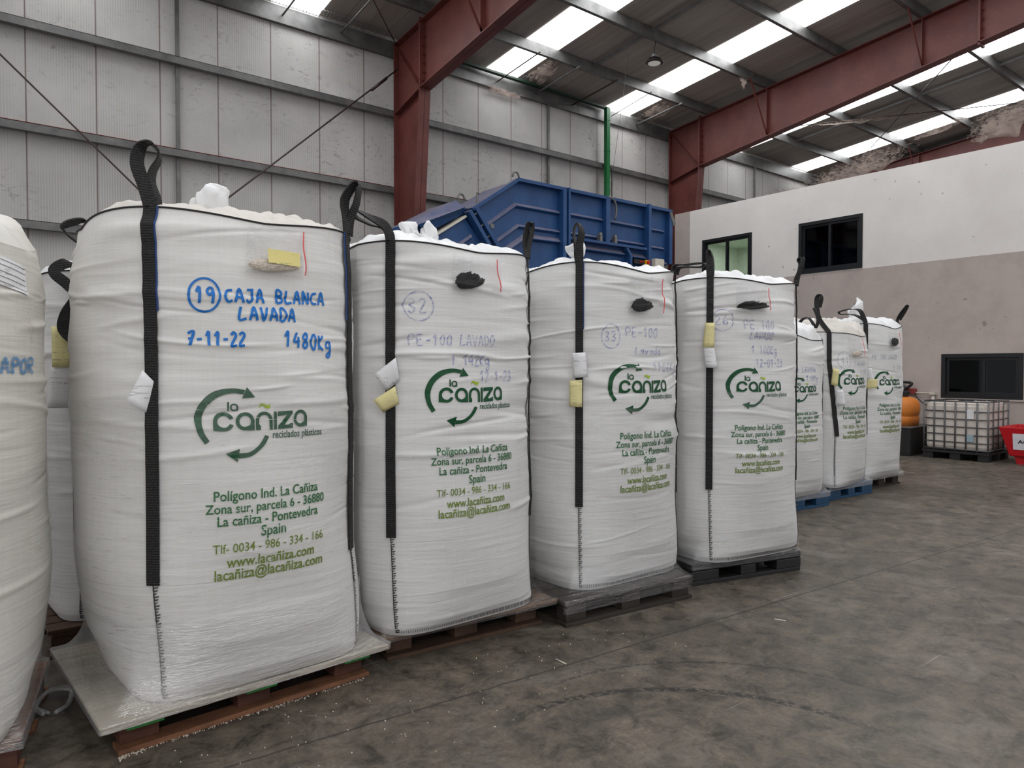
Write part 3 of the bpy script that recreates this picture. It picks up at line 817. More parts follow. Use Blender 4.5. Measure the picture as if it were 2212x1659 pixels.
# ------------------------------------------------------------------ blue hopper
def hopper():
    Y = 10.3
    e = empty('blue_hopper', (10.4, 10.9, 0), 0, 'large dusty blue steel feed hopper with kinked side panels behind the bags', 'hopper')
    ox, oy = 10.4, 10.9
    B = M['blue']
    def pr(poly, y0, y1, name, mat=B, parent=e, bevel=0.0):
        m = MB(); m.prism([(x - ox, z) for x, z in poly], y0 - oy, y1 - oy)
        return m.build(name, mat, parent, bevel=bevel)
    body = pr([(7.26, 4.40), (8.25, 5.02), (12.60, 5.02), (12.60, 3.86), (12.40, 3.86), (12.40, 3.60), (8.6, 3.2), (7.78, 3.72)], Y + 0.10, Y + 1.1, 'hopper_body')
    # top rail following the kink
    m = MB()
    pts = [(7.24, 4.385), (8.25, 5.025), (12.63, 5.035)]
    m.prism([(x - ox, z) for x, z in [(7.20, 4.36), (8.245, 5.055), (12.63, 5.065), (12.63, 5.005), (8.265, 4.995), (7.24, 4.315)]], Y - 0.02 - oy, Y + 0.16 - oy)
    m.build('top_rail', B, e)
    # chevron ribs: sloping ledges along the panel
    def rib(pts, h, dep, par=e):
        m = MB(); n = len(pts)
        vs = []
        for x, z in pts:
            vs += [(x - ox, Y + 0.10 - oy, z + h), (x - ox, Y + 0.10 - dep - oy, z + h * 0.15), (x - ox, Y + 0.10 - dep - oy, z), (x - ox, Y + 0.10 - oy, z - 0.03)]
        fs = []
        for i in range(n - 1):
            for k in range(3):
                a = i * 4 + k
                fs.append((a, a + 1, a + 5, a + 4))
        fs += [(0, 3, 2, 1), tuple((n - 1) * 4 + k for k in (0, 1, 2, 3))]
        m.add(vs, fs); m.build('panel_rib', B, par)
    rib([(7.54, 4.06), (8.24, 4.545), (9.32, 4.545)], 0.07, 0.07)
    rib([(9.52, 4.56), (10.52, 4.56)], 0.06, 0.07)
    rib([(10.66, 4.56), (11.78, 4.56)], 0.06, 0.07)
    rib([(11.88, 4.555), (12.44, 4.555)], 0.05, 0.06)
    rib([(7.72, 3.77), (8.30, 4.17), (9.32, 4.18)], 0.06, 0.07)
    rib([(9.52, 4.195), (10.52, 4.195)], 0.05, 0.06)
    rib([(10.66, 4.195), (11.78, 4.195)], 0.05, 0.06)
    rib([(11.88, 4.175), (12.44, 4.175)], 0.05, 0.06)
    rib([(7.85, 3.57), (8.46, 3.97), (9.32, 3.985)], 0.10, 0.09)
    rib([(9.55, 3.92), (11.12, 3.92)], 0.10, 0.10)
    rib([(11.28, 3.90), (11.78, 3.90)], 0.10, 0.10)
    rib([(11.88, 3.84), (12.5, 3.84)], 0.09, 0.09)
    # posts
    for x0, x1, z0, z1, d in ((9.32, 9.41, 3.5, 5.0, 0.16), (9.455, 9.505, 3.5, 5.05, 0.17), (10.54, 10.66, 4.12, 5.0, 0.12), (11.79, 11.87, 3.55, 5.07, 0.17), (12.53, 12.63, 3.86, 5.0, 0.12)):
        pr([(x0, z0), (x1, z0), (x1, z1), (x0, z1)], Y + 0.10 - d, Y + 0.12, 'post')
    pr([(9.45, 4.065), (11.75, 4.075), (11.75, 4.125), (9.45, 4.115)], Y - 0.06, Y + 0.1, 'lower_rail')
    pr([(11.10, 4.06), (11.16, 4.06), (11.28, 3.93), (11.28, 3.5), (11.22, 3.5), (11.22, 3.9)], Y - 0.06, Y + 0.1, 'bracket')
    for x in (10.37, 10.80):
        m = MB(); m.box(x - 0.03 - ox, x + 0.03 - ox, Y - 0.05 - oy, Y + 0.05 - oy, 4.09, 4.25); m.box(x - 0.05 - ox, x + 0.01 - ox, Y - 0.06 - oy, Y + 0.0 - oy, 4.23, 4.29)
        m.build('clamp', M['galv_dark'], e)
    # split flange between body and infeed, with bolts
    for dx in (0.0, -0.13):
        pr([(7.25 + dx, 4.36 + dx * 0.6), (7.31 + dx, 4.40 + dx * 0.6), (7.85 + dx, 3.70 + dx * 0.6), (7.79 + dx, 3.66 + dx * 0.6)], Y - 0.04, Y + 0.14, 'split_flange')
    m = MB()
    for k in range(4):
        f = 0.12 + k * 0.26
        x = 7.19 + f * 0.54; z = 4.33 - f * 0.70
        m.tube([(x - 0.06 - ox, Y - 0.0 - oy, z - 0.04), (x + 0.07 - ox, Y - 0.0 - oy, z + 0.04)], 0.015, 6)
    m.build('flange_bolts', M['galv_dark'], e)
    # infeed chute
    pr([(6.10, 3.93), (6.10, 4.00), (6.98, 4.49), (7.20, 4.37), (7.06, 4.30), (6.42, 3.88)], Y + 0.16, Y + 1.05, 'infeed_hood')
    m = MB()
    m.add([(6.10 - ox, Y + 0.16 - oy, 4.0), (6.98 - ox, Y + 0.16 - oy, 4.49), (7.08 - ox, Y + 0.02 - oy, 4.36), (6.12 - ox, Y + 0.02 - oy, 3.93),
           (6.42 - ox, Y + 0.14 - oy, 3.86), (7.11 - ox, Y + 0.14 - oy, 4.26)], [(0, 1, 2, 3), (3, 2, 5, 4)])
    m.build('hood_lip', B, e)
    pr([(6.44, 3.80), (7.12, 4.235), (7.14, 4.20), (6.46, 3.765)], Y + 0.05, Y + 0.9, 'conveyor_belt', M['cream'])
    pr([(6.0, 3.42), (6.42, 3.76), (7.14, 4.19), (7.62, 3.68), (7.3, 3.2)], Y + 0.12, Y + 1.0, 'infeed_body')
    rib([(6.9, 3.62), (7.25, 3.86)], 0.06, 0.06)
    for x, z in ((8.25, 5.06), (7.03, 4.47)):
        m = MB(); m.tube([(x - ox + 0.075 * math.cos(a), Y + 0.07 - oy, z + 0.02 + 0.10 * math.sin(a)) for a in [k * PI / 10 for k in range(11)]], 0.02, 8)
        m.build('lifting_eye', M['galv_dark'], e, True)
    m = MB(); m.tube([(7.36 - ox, Y + 0.05 - oy, 4.42), (7.36 - ox, Y + 0.05 - oy, 4.66), (7.40 - ox, Y + 0.05 - oy, 4.64)], 0.02, 6)
    m.build('latch', M['galv_dark'], e)
    m = MB(); m.tube([(7.66 - ox, Y + 0.12 - oy, 4.10), (7.66 - ox, Y + 0.0 - oy, 4.10)], 0.045, 12)
    m.build('shaft_cap', M['galv_dark'], e)
    # electrics
    m = MB(); m.box(11.90 - ox, 12.19 - ox, Y - 0.16 - oy, Y + 0.02 - oy, 3.73, 3.905); m.build('switch_box', M['cream'], e, bevel=0.01)
    m = MB(); m.box(11.34 - ox, 11.66 - ox, Y - 0.06 - oy, Y + 0.02 - oy, 3.76, 3.85); pn = m.build('control_panel', M['black'], e)
    m = MB()
    for k, x in enumerate((11.52, 11.58)):
        m.tube([(x - ox, Y - 0.06 - oy, 3.81), (x - ox, Y - 0.085 - oy, 3.81)], 0.018, 10)
    m.build('push_buttons', M['stop'], pn)
    m = MB(); m.box(11.68 - ox, 11.80 - ox, Y - 0.08 - oy, Y + 0.02 - oy, 3.75, 3.86); es = m.build('emergency_stop', M['yellow'], e)
    m = MB(); m.tube([(11.745 - ox, Y - 0.08 - oy, 3.81), (11.745 - ox, Y - 0.12 - oy, 3.81)], 0.035, 14); m.build('stop_button', M['stop'], es)
    m = MB(); m.beam((12.56 - ox, Y - 0.02 - oy, 5.0), (12.70 - ox, Y - 0.02 - oy, 4.73), 0.02, 0.09, (1, 0, 0.3)); m.build('grey_slant_plate', M['galv'], e)  # slanted grey steel plate at the hopper's right end, gives no light
    m = MB(); m.tube(smooth_path([(10.60 - ox, Y + 0.0 - oy, 5.05), (10.72 - ox, Y - 0.02 - oy, 5.03), (10.80 - ox, Y - 0.03 - oy, 4.93), (10.82 - ox, Y - 0.03 - oy, 4.78), (10.79 - ox, Y - 0.03 - oy, 4.62)], 6), 0.022, 8)
    m.build('cable_end', M['galv'], e, True)
    for x in (8.8, 12.3):
        for y in (10.5, 11.3):
            m = MB(); m.box(x - 0.07 - ox, x + 0.07 - ox, y - 0.07 - oy, y + 0.07 - oy, 0, 3.7); m.build('support_leg', B, e)
    m = MB(); m.box(9.0 - ox, 12.1 - ox, 10.55 - oy, 11.25 - oy, 1.4, 3.55); m.build('shredder_housing', B, e)
    return e
hopper()

# ------------------------------------------------------------------ big bags
NPT = [(0, 5.5), (.035, 3.7), (.11, 2.7), (.3, 2.2), (.9, 2.2), (1, 2.5)]
SPT = [(0, .985), (.02, 1.005), (.1, 1.), (.9, 1.), (1, .985)]
def itp(t, P):
    return np.interp(t, [p[0] for p in P], [p[1] for p in P])

STROKES = {  # marker letters in a 0.6 x 1 cell
 'A': [[(0, 0), (.25, 1), (.5, 0)], [(.08, .38), (.45, .36)]], 'B': [[(.05, 0), (.08, 1), (.4, .85), (.35, .6), (.08, .52), (.45, .38), (.42, .08), (.05, 0)]],
 'C': [[(.5, .9), (.2, .85), (.02, .45), (.2, .08), (.5, .12)]], 'D': [[(.08, 0), (.08, 1), (.4, .85), (.5, .45), (.35, .08), (.08, 0)]],
 'E': [[(.5, 1), (.08, .95), (.06, .5), (.04, 0), (.48, .03)], [(.06, .5), (.4, .53)]], 'J': [[(.05, .95), (.5, 1)], [(.35, .98), (.38, .25), (.2, .02), (.02, .2)]],
 'L': [[(.12, 1), (.03, .05), (.48, .08)]], 'N': [[(.03, 0), (.05, 1), (.42, .05), (.48, 1)]], 'V': [[(.02, 1), (.22, 0), (.48, 1)]],
 'U': [[(.02, 1), (.05, .2), (.25, 0), (.45, .25), (.48, 1)]], 'P': [[(.05, 0), (.08, 1), (.45, .9), (.45, .6), (.1, .5)]],
 'O': [[(.25, 1), (.03, .6), (.1, .1), (.35, .02), (.5, .45), (.4, .92), (.22, 1)]], 'R': [[(.05, 0), (.08, 1), (.45, .9), (.42, .6), (.1, .5), (.5, -.05)]],
 'T': [[(0, .97), (.5, 1)], [(.26, .98), (.25, 0)]], 'Z': [[(.03, .95), (.48, 1), (.02, .02), (.5, .05)]], 'K': [[(.05, 1), (.05, 0)], [(.45, 1), (.06, .45), (.45, 0)]],
 'g': [[(.42, .6), (.1, .6), (.08, .2), (.4, .25), (.44, .6), (.42, -.25), (.2, -.45), (.1, -.25), (.5, .0)]],
 'a': [[(.4, .5), (.1, .5), (.05, .1), (.35, .1), (.4, .5), (.46, .02)]], 'v': [[(.02, .5), (.2, .02), (.42, .52)]], 'd': [[(.4, .4), (.1, .45), (.05, .1), (.38, .1)], [(.42, 1), (.42, 0)]],
 'o': [[(.22, .5), (.04, .3), (.15, .03), (.38, .15), (.36, .45), (.2, .5)]],
 '0': [[(.28, 1), (.05, .6), (.1, .1), (.3, .0), (.46, .5), (.38, .93), (.26, 1)]], '1': [[(.08, .7), (.3, 1), (.26, 0)]], '2': [[(.05, .8), (.25, 1), (.45, .75), (.05, .03), (.5, .05)]],
 '3': [[(.06, .92), (.3, 1), (.42, .75), (.18, .55), (.46, .35), (.3, .02), (.02, .12)]], '4': [[(.3, 1), (.02, .4), (.5, .45)], [(.4, .75), (.36, 0)]],
 '6': [[(.4, 1), (.12, .6), (.08, .15), (.3, .0), (.45, .25), (.3, .45), (.08, .3)]], '7': [[(.03, .92), (.48, 1), (.2, 0)], [(.12, .5), (.42, .52)]],
 '8': [[(.28, .52), (.08, .75), (.28, 1), (.44, .78), (.08, .25), (.25, 0), (.46, .25), (.28, .52)]], '9': [[(.42, .75), (.2, .55), (.08, .8), (.28, 1), (.43, .75), (.4, 0)]],
 '-': [[(.08, .45), (.45, .48)]], '.': [[(.15, .0), (.22, .05)]], ' ': []}

class Bag:
    """one filled bulk bag standing on a pallet deck; local x to the right along the printed face, -y outwards"""
    def __init__(s, seed, c, deg, z0, h, w, depth, label, fabric, res=(170, 270), creases=60, group='full white bulk bags on pallets', dip=0.035, lean=0.0, slump=None, camp=1.0, lim=(-9, 9)):
        s.rng = random.Random(seed); s.seed = seed
        s.w = w; s.a = w / 2; s.b = depth / 2; s.h = h; s.dip = dip; s.slump = slump; s.lean = lean; s.lim = lim
        s.rz = R(deg)
        s.root = empty('bulk_bag', (c[0], c[1], z0 + 0.004), s.rz, label, 'bulk bag', group)
        s.z0 = z0
        # camera-facing frame at this bag, in its local axes (only used to lay out loops)
        rg = s.rng
        s.cr = []
        for k in range(int(creases * 1.5)):
            zc = (0.25 + 0.75 * rg.random() ** 0.7) * h * 0.97 if rg.random() < 0.75 else rg.random() * h * 0.9
            s.cr.append((zc, rg.uniform(-PI, PI), rg.uniform(0.12, 0.55), rg.uniform(-0.8, 1) * 0.0095 * camp * (0.4 + zc / h), rg.uniform(0.005, 0.016), rg.uniform(-0.10, 0.10), rg.uniform(-0.12, 0.12)))
        for k in range(14):      # broad folds, mostly in the upper half
            zc = h * rg.uniform(0.45, 0.97)
            s.cr.append((zc, rg.uniform(-PI, PI), rg.uniform(0.25, 0.7), rg.uniform(-1, 1) * 0.017 * camp, rg.uniform(0.03, 0.06), rg.uniform(-0.08, 0.08), rg.uniform(-0.1, 0.1)))
        s.ph = [rg.uniform(0, 6.28) for _ in range(8)]
        NU, NV = res
        s.NU = NU
        th = np.linspace(-PI, PI, NU, endpoint=False)[None, :]
        tt = np.linspace(0, 1, NV)[:, None]
        X, Yv, Z = s.surf(th, tt)
        V = np.stack([X, Yv, Z], -1)
        s.fabric = grid_mesh('bag_body', V, NU, NV, True, fabric, s.root)
    def rim(s, th):
        c4 = 0.5 - 0.5 * np.cos(4 * th)            # 1 at the corners
        z = s.h - s.dip * (1 - c4 ** 0.7)
        if s.slump:
            z = z + s.slump(th)
        return z
    def rad(s, th, t):
        n = itp(t, NPT); k = 2 ** (1 / n) * itp(t, SPT)
        ct = np.abs(np.cos(th)) / s.a; st = np.abs(np.sin(th)) / s.b
        return k / (ct ** n + st ** n) ** (1 / n)
    def disp(s, th, z):
        d = 0.006 * np.sin(2.3 * z + 3 * th + s.ph[0]) + 0.005 * np.sin(5.1 * z - 2 * th + s.ph[1]) + 0.004 * np.sin(9 * z + 5 * th + s.ph[2])
        for zc, tc, wt, am, wz, sl, cv in s.cr:
            dt = np.mod(th - tc + PI, 2 * PI) - PI
            zz = zc + sl * dt + cv * dt * dt
            d = d + am * np.exp(-((z - zz) / wz) ** 2) * np.exp(-(dt / wt) ** 4)
        # short creases drawn in towards the corner seams
        cs = np.abs(np.sin(2 * th)) ** 14
        d = d - 0.005 * cs * (0.5 + 0.5 * np.sin(z * 62 + s.ph[3] + 2 * np.sin(9 * z))) * np.clip(z / s.h * 1.4 - 0.2, 0, 1)
        return d * np.clip(z / 0.12, 0, 1) * np.clip((s.h - z) / 0.10 + 0.25, 0, 1)
    def surf(s, th, t):
        th = th + 0 * t; t = t + 0 * th
        z = t * s.rim(th)
        r = s.rad(th, t) + s.disp(th, z)
        return s.shx(r * np.cos(th), z), r * np.sin(th), z
    def shx(s, x, z):
        """sideways lean, and flattening where two bags press together"""
        x = np.asarray(x, float)
        lo, hi = s.lim
        x = np.where(x > hi, hi + (x - hi) * 0.15, np.where(x < lo, lo + (x - lo) * 0.15, x))
        return x + s.lean * np.clip(np.asarray(z, float) / 0.5, 0, 1)
    def face_y(s, x, z):
        """y of the printed face at local (x, z)"""
        x = np.asarray(x, float); z = np.asarray(z, float)
        x = x - s.lean * np.clip(z / 0.5, 0, 1)
        t = np.clip(z / (s.h - s.dip * 0.6), 0, 1)
        th = np.full(x.shape, -PI / 2) + x
        for _ in range(14):
            r = s.rad(th, t) + s.disp(th, z)
            th = np.clip(np.arccos(np.clip(x / r, -0.999, 0.999)) * -1, -PI + 0.02, -0.02)
        r = s.rad(th, t) + s.disp(th, z)
        return r * np.sin(th)
    def drape(s, name, verts2, faces, mat, off=0.0045, parent=None):
        x = np.array([v[0] for v in verts2]) + s.lean; z = np.array([v[1] for v in verts2])
        y = s.face_y(x, z) - off
        me = bpy.data.meshes.new(name)
        me.from_pydata(list(zip(x.tolist(), y.tolist(), z.tolist())), [], faces); me.update()
        return put(name, me, mat, parent or s.fabric)
    # ---- top
    def top(s, mat, dome=0.07,  crumple=0.02, fr=7, name='top_cover', spout=None, spout_mat=None, overhang=0.0, cord=True):
        NU, NV = s.NU, 30
        th = np.linspace(-PI, PI, NU, endpoint=False)
        V = np.zeros((NV, NU, 3))
        x0, y0, z0 = s.surf(th[None, :], np.array([[0.999]]))
        x0, y0, z0 = x0[0], y0[0], z0[0]
        for j in range(NV):
            f = 1 - j / (NV - 1) * 0.995
            rise = dome * (1 - f ** 9) + overhang * math.sin(PI * min(1, (1 - f) * 3.5)) * 0.5
            for i in range(NU):
                p = Vector((x0[i] * f, y0[i] * f, z0[i] * f + (1 - f) * s.h + rise))
                if 0 < j:
                    n = mnoise.noise_vector(p * fr + Vector((s.seed * 3.1, 0, 0)))
                    n2 = abs(mnoise.noise(p * fr * 2.3 + Vector((0, s.seed * 1.7, 0)))) - 0.2
                    a = crumple * min(1, j / 3)
                    p = p + Vector((n.x * a * 0.7, n.y * a * 0.7, n.z * a + n2 * a * 1.1))
                V[j, i] = p
        grid_mesh(name, V, NU, NV, True, mat, s.root)
        # cord round the rim
        if not cord:
            return
        m = MB()
        thc = np.linspace(-PI, PI, 120, endpoint=False)
        x1, y1, z1 = s.surf(thc[None, :], np.array([[0.998]]))
        pts = [(x1[0][i] * 1.004, y1[0][i] * 1.004, z1[0][i] + 0.002) for i in range(120)]
        m.tube(pts + pts[:2], 0.0042, 6); m.build('rim_cord', M['cord'], s.root, True)
        if spout:
            for (sx, sy, sw, sh, lobes) in spout:
                NU2, NV2 = 56, 26
                V = np.zeros((NV2, NU2, 3))
                for j in range(NV2):
                    v = j / (NV2 - 1)
                    rr = sw * (0.42 + 0.75 * math.sin(min(v, 0.92) * 2.2) ** 1.2) if v < 0.9 else sw * 0.9 * (1 - ((v - 0.9) / 0.1) ** 2 * 0.75)
                    for i in range(NU2):
                        a = 2 * PI * i / NU2
                        fold = 1 + 0.30 * math.cos(lobes * a + 1.3 * s.seed + 2 * v) * v + 0.12 * math.cos(9 * a + 3 * v)
                        p = Vector((sx + rr * fold * math.cos(a), sy + rr * fold * 0.55 * math.sin(a), s.h + dome * 0.4 + sh * v * (1 + 0.34 * math.cos(lobes * a * 0.5 + s.seed) * v)))
                        n = mnoise.noise_vector(p * 16 + Vector((s.seed, 2, 1)))
                        V[j, i] = p + n * 0.018 * (0.3 + v)
                grid_mesh('tied_spout', V, NU2, NV2, True, spout_mat or mat, s.root)
    # ---- straps
    def corner(s, cx, cy):
        th = math.atan2(cy * s.b, cx * s.a)
        return th
    def ribbon(s, name, P, W, T=0.0035, mat=None, parent=None):
        """P: centres, W: half-width vectors"""
        m = MB(); n = len(P); vs = []; fs = []
        for i in range(n):
            p = Vector(P[i]); w = Vector(W[i])
            d = (Vector(P[min(i + 1, n - 1)]) - Vector(P[max(i - 1, 0)])).normalized()
            nn = d.cross(w).normalized() * T
            vs += [p - w - nn, p + w - nn, p + w + nn, p - w + nn]
        for i in range(n - 1):
            for k in range(4):
                a = i * 4 + k; b_ = i * 4 + (k + 1) % 4
                fs.append((a, b_, b_ + 4, a + 4))
        fs += [(3, 2, 1, 0), tuple((n - 1) * 4 + k for k in range(4))]
        m.add(vs, fs)
        return m.build(name, mat or M['web'], parent or s.root)
    def strap(s, cx, cy, zb, loop=None, hw=0.026, seam=True, edge=0, dth=0.0, path=None):
        th = s.corner(cx, cy) + dth
        P, W = [], []
        zt = float(s.rim(np.array(th)))
        N = 40
        for i in range(N + 1):
            z = zb + (zt - zb) * i / N
            tq = th + (path(z) if path else 0)
            r = float(s.rad(np.array(tq), np.array(z / zt)) + max(0.35 * s.disp(np.array(tq), np.array(z)), s.disp(np.array(tq), np.array(z)) - 0.002)) + 0.009
            P.append(Vector((float(s.shx(r * math.cos(tq), z)), r * math.sin(tq), z)))
            tv = Vector((-math.sin(tq), math.cos(tq), 0))
            W.append(tv * hw)
        nv = Vector((math.cos(th), math.sin(th), 0)); tv = Vector((-math.sin(th), math.cos(th), 0))
        st = s.ribbon('lift_strap', P, W)
        if edge:
            s.ribbon('blue_edge', [p + w * (1.12 * edge) - nv * 0.002 for p, w in zip(P[29:], W[29:])], [w * 0.11 for w in W[29:]], 0.003, M['blue_edge'], st)
        if loop:
            top = P[-1]
            # view-right and view-back axes in bag space at the strap
            wd = Vector((top.x, top.y, 0)); wd.rotate(Matrix.Rotation(s.rz, 3, 'Z')); wd += Vector((s.root.location.x, s.root.location.y, 0))
            bk = wd.normalized(); rt = Vector((bk.y, -bk.x, 0))
            inv = Matrix.Rotation(-s.rz, 3, 'Z')
            bk = inv @ bk; rt = inv @ rt; up = Vector((0, 0, 1))
            pts = smooth_path([(0, 0, 0, loop[0][3])] + loop, 7)
            LP = [top + rt * q[0] + up * q[1] + bk * q[2] for q in pts]
            LW = [(rt * math.cos(q[3]) + bk * math.sin(q[3])) * hw for q in pts]
            # keep each width across the run of the webbing
            for i in range(len(LP)):
                d = (LP[min(i + 1, len(LP) - 1)] - LP[max(i - 1, 0)]).normalized()
                w = LW[i] - d * LW[i].dot(d)
                if w.length > 1e-5:
                    LW[i] = w.normalized() * hw
            s.ribbon('lift_loop', LP, LW, 0.004, M['web'], st)
        if seam:
            m = MB()
            n = int((zb - 0.02) / 0.0125)
            for i in range(n):
                z = 0.02 + (zb - 0.02) * i / n
                r = float(s.rad(np.array(th), np.array(z / zt)) + s.disp(np.array(th), np.array(z))) + 0.004
                p = Vector((float(s.shx(r * math.cos(th), z)), r * math.sin(th), z))
                w = tv * (0.008 + 0.003 * math.sin(i * 2.1))
                m.beam(p - w * 0.3, p + w * 1.6 + Vector((0, 0, 0.003)), 0.004, 0.0042, nv)
                if i % 2 == 0:
                    m.beam(p - tv * 0.003, p - tv * 0.003 + Vector((0, 0, 0.024)), 0.004, 0.004, nv)
            m.build('seam_stitching', M['thread'], s.root)
        return st
    def hem(s):
        m = MB(); n = 85
        thl = s.corner(-1, -1); thr = s.corner(1, -1)
        for i in range(n + 1):
            th = thl + (thr - thl) * i / n
            z = 0.03
            r = float(s.rad(np.array(th), np.array(z / s.h))) + 0.004
            p = Vector((r * math.cos(th), r * math.sin(th), z - 0.012))
            m.beam(p, p + Vector((0.003, 0, 0.022)), 0.0022, 0.0025, Vector((math.cos(th), math.sin(th), 0)))
        m.build('hem_stitching', M['thread'], s.root)
    # ---- print
    def stroke(s, V, F, pts, hw):
        pp = smooth_path(pts, 5) if len(pts) > 2 else [np.array(pts[0]), np.array(pts[-1])]
        fine = [pp[0]]
        for p in pp[1:]:
            d = np.linalg.norm(p - fine[-1]); k = max(1, int(d / 0.012))
            q0 = fine[-1]
            for i in range(1, k + 1):
                fine.append(q0 + (p - q0) * i / k)
        b = len(V)
        for i, p in enumerate(fine):
            d = fine[min(i + 1, len(fine) - 1)] - fine[max(i - 1, 0)]
            L = np.linalg.norm(d) or 1.0
            nrm = np.array([-d[1], d[0]]) / L * hw
            V.append(tuple(p + nrm)); V.append(tuple(p - nrm))
            if i:
                F.append((b + 2 * i - 2, b + 2 * i - 1, b + 2 * i + 1, b + 2 * i))
    def write(s, V, F, text, x0, x1, z, hgt, hw, tilt=0.0):
        cell = (x1 - x0) / max(1, len(text))
        for i, ch in enumerate(text):
            for st in STROKES.get(ch, []):
                j = lambda: s.rng.uniform(-0.03, 0.03)
                s.stroke(V, F, [(x0 + cell * (i + (px + j()) * 1.45), z + hgt * (pz + j()) + tilt * (i * cell)) for px, pz in st], hw)
    def handwriting(s, items, circle=None, hw=0.0055, mat=None):
        for k, it in enumerate(items):
            V, F = [], []
            s.write(V, F, *it[:5], hw, it[5] if len(it) > 5 else 0.0)
            num = bool(circle) and k == 0
            if num:
                cx, cz, rx, rz_ = circle
                s.stroke(V, F, [(cx + rx * math.cos(a), cz + rz_ * math.sin(a)) for a in np.linspace(0.5, 0.5 + 2 * PI * 1.03, 22)], hw * 0.85)
            s.drape('handwritten_number' if num else 'handwritten_line', V, F, mat or M['ink_pale'])
    def logo(s, dx=0.0, dz=0.0, sc=1.0):
        K = 0.000286 * sc
        X0, Z0_ = -0.287 * sc + dx, 1.127 + dz
        def T(p):
            x, y = p
            tl = 0.043 if y > 560 else 0.035
            return (X0 + (x - 137) * K, Z0_ + (765 - y - tl * (x - 370)) * K * 1.01)
        V, F = [], []
        def poly(pts):
            b = len(V); V.extend(T(p) for p in pts); F.append(tuple(range(b, b + len(pts))))
        def sector(cx, cy, ro, ri, a0, a1, n=30, asp=1.0):
            b = len(V)
            for i in range(n + 1):
                a = R(a0 + (a1 - a0) * i / n)
                V.append(T((cx + ro * math.cos(a), cy - ro * asp * math.sin(a)))); V.append(T((cx + ri * math.cos(a), cy - ri * asp * math.sin(a))))
                if i:
                    F.append((b + 2 * i - 2, b + 2 * i - 1, b + 2 * i + 1, b + 2 * i))
        def band(outer, inner):
            O = smooth_path(outer, 6); I = smooth_path(inner, 6); b = len(V)
            for i in range(len(O)):
                V.append(T(O[i])); V.append(T(I[i]))
                if i:
                    F.append((b + 2 * i - 2, b + 2 * i - 1, b + 2 * i + 1, b + 2 * i))
        # upper arrow
        band([(260, 955), (175, 800), (137, 620), (160, 470), (235, 330), (350, 220), (480, 165), (640, 146), (800, 165)],
             [(320, 910), (250, 780), (225, 640), (250, 500), (310, 390), (405, 300), (510, 245), (640, 217), (772, 232)])
        poly([(825, 125), (940, 270), (755, 290)])
        # lower arrow
        band([(1080, 820), (1010, 940), (930, 1020), (830, 1075), (695, 1085)], [(1140, 845), (1070, 965), (970, 1065), (860, 1135), (690, 1160)])
        poly([(710, 1018), (520, 1090), (682, 1210)])
        # letters c a n i z a
        sector(507, 630, 138, 84, 22, 340); poly([(369, 630), (369, 762), (507, 768), (507, 716), (430, 690)])
        sector(797, 622, 132, 80, 0, 360, 40); poly([(929, 622), (929, 752), (797, 754), (797, 702), (870, 670)])
        sector(1070, 605, 124, 76, 0, 180, 20); poly([(946, 605), (946, 748), (1018, 748), (1018, 690), (994, 660), (994, 605)]); poly([(1146, 605), (1194, 605), (1194, 742), (1150, 742)])
        poly([(1212, 480), (1257, 478), (1258, 738), (1213, 740)])
        poly([(1272, 478), (1505, 464), (1506, 520), (1440, 525), (1272, 550)]); poly([(1505, 505), (1430, 515), (1275, 690), (1280, 737), (1360, 690)]); poly([(1280, 737), (1282, 672), (1440, 668), (1475, 645), (1512, 645), (1512, 717)])
        sector(1638, 578, 112, 68, 0, 360, 40, 1.12); poly([(1750, 578), (1750, 690), (1640, 704), (1640, 654), (1700, 620)])
        # la
        poly([(556, 345), (581, 345), (584, 475), (560, 476)]); sector(648, 422, 57, 34, 0, 360, 28); poly([(705, 422), (706, 473), (648, 478), (648, 456), (680, 444)])
        s.drape('printed_logo', V, F, M['green_d'])
        V, F = [], []
        band([(998, 432), (1003, 380), (1035, 357), (1085, 372), (1125, 383), (1160, 366)], [(1008, 420), (1025, 396), (1050, 395), (1090, 425), (1130, 436), (1155, 415)])
        s.drape('printed_tilde', V, F, M['tilde'])
        s.text('printed_strapline', ['reciclados plásticos'], [(X0 + (1195 - 137) * K, X0 + (2022 - 137) * K, Z0_ - 0.040 * sc)], M['green_d'], 0.8, 1.45)
    def text(s, name, lines, boxes, mat, bold=0.5, tall=1.22):
        """built-in lettering laid onto the face: each line fitted between x0 and x1 with its baseline at z"""
        AV, AF = [], []
        for body, (x0, x1, z) in zip(lines, boxes):
            cu = bpy.data.curves.new('txt', 'FONT'); cu.body = body; cu.size = 1.0; cu.resolution_u = 3; cu.offset = 0.017 * bold
            ob = bpy.data.objects.new('txt', cu); COL.objects.link(ob)
            dg = bpy.context.evaluated_depsgraph_get()
            me = bpy.data.meshes.new_from_object(ob.evaluated_get(dg))
            bpy.data.objects.remove(ob); bpy.data.curves.remove(cu)
            bm = bmesh.new(); bm.from_mesh(me); bpy.data.meshes.remove(me)
            bmesh.ops.triangulate(bm, faces=bm.faces)
            xs = [v.co.x for v in bm.verts]
            if not xs:
                bm.free(); continue
            xa, xb = min(xs), max(xs); k = (x1 - x0) / (xb - xa)
            long_ = [e for e in bm.edges if (e.verts[0].co - e.verts[1].co).length * k > 0.02]
            if long_:
                bmesh.ops.subdivide_edges(bm, edges=long_, cuts=1)
                bmesh.ops.triangulate(bm, faces=bm.faces)
            b = len(AV); bm.verts.index_update()
            kz = k * tall
            AV += [(x0 + (v.co.x - xa) * k, z + v.co.y * kz) for v in bm.verts]
            AF += [tuple(b + v.index for v in f.verts) for f in bm.faces]
            bm.free()
        s.drape(name, AV, AF, mat)
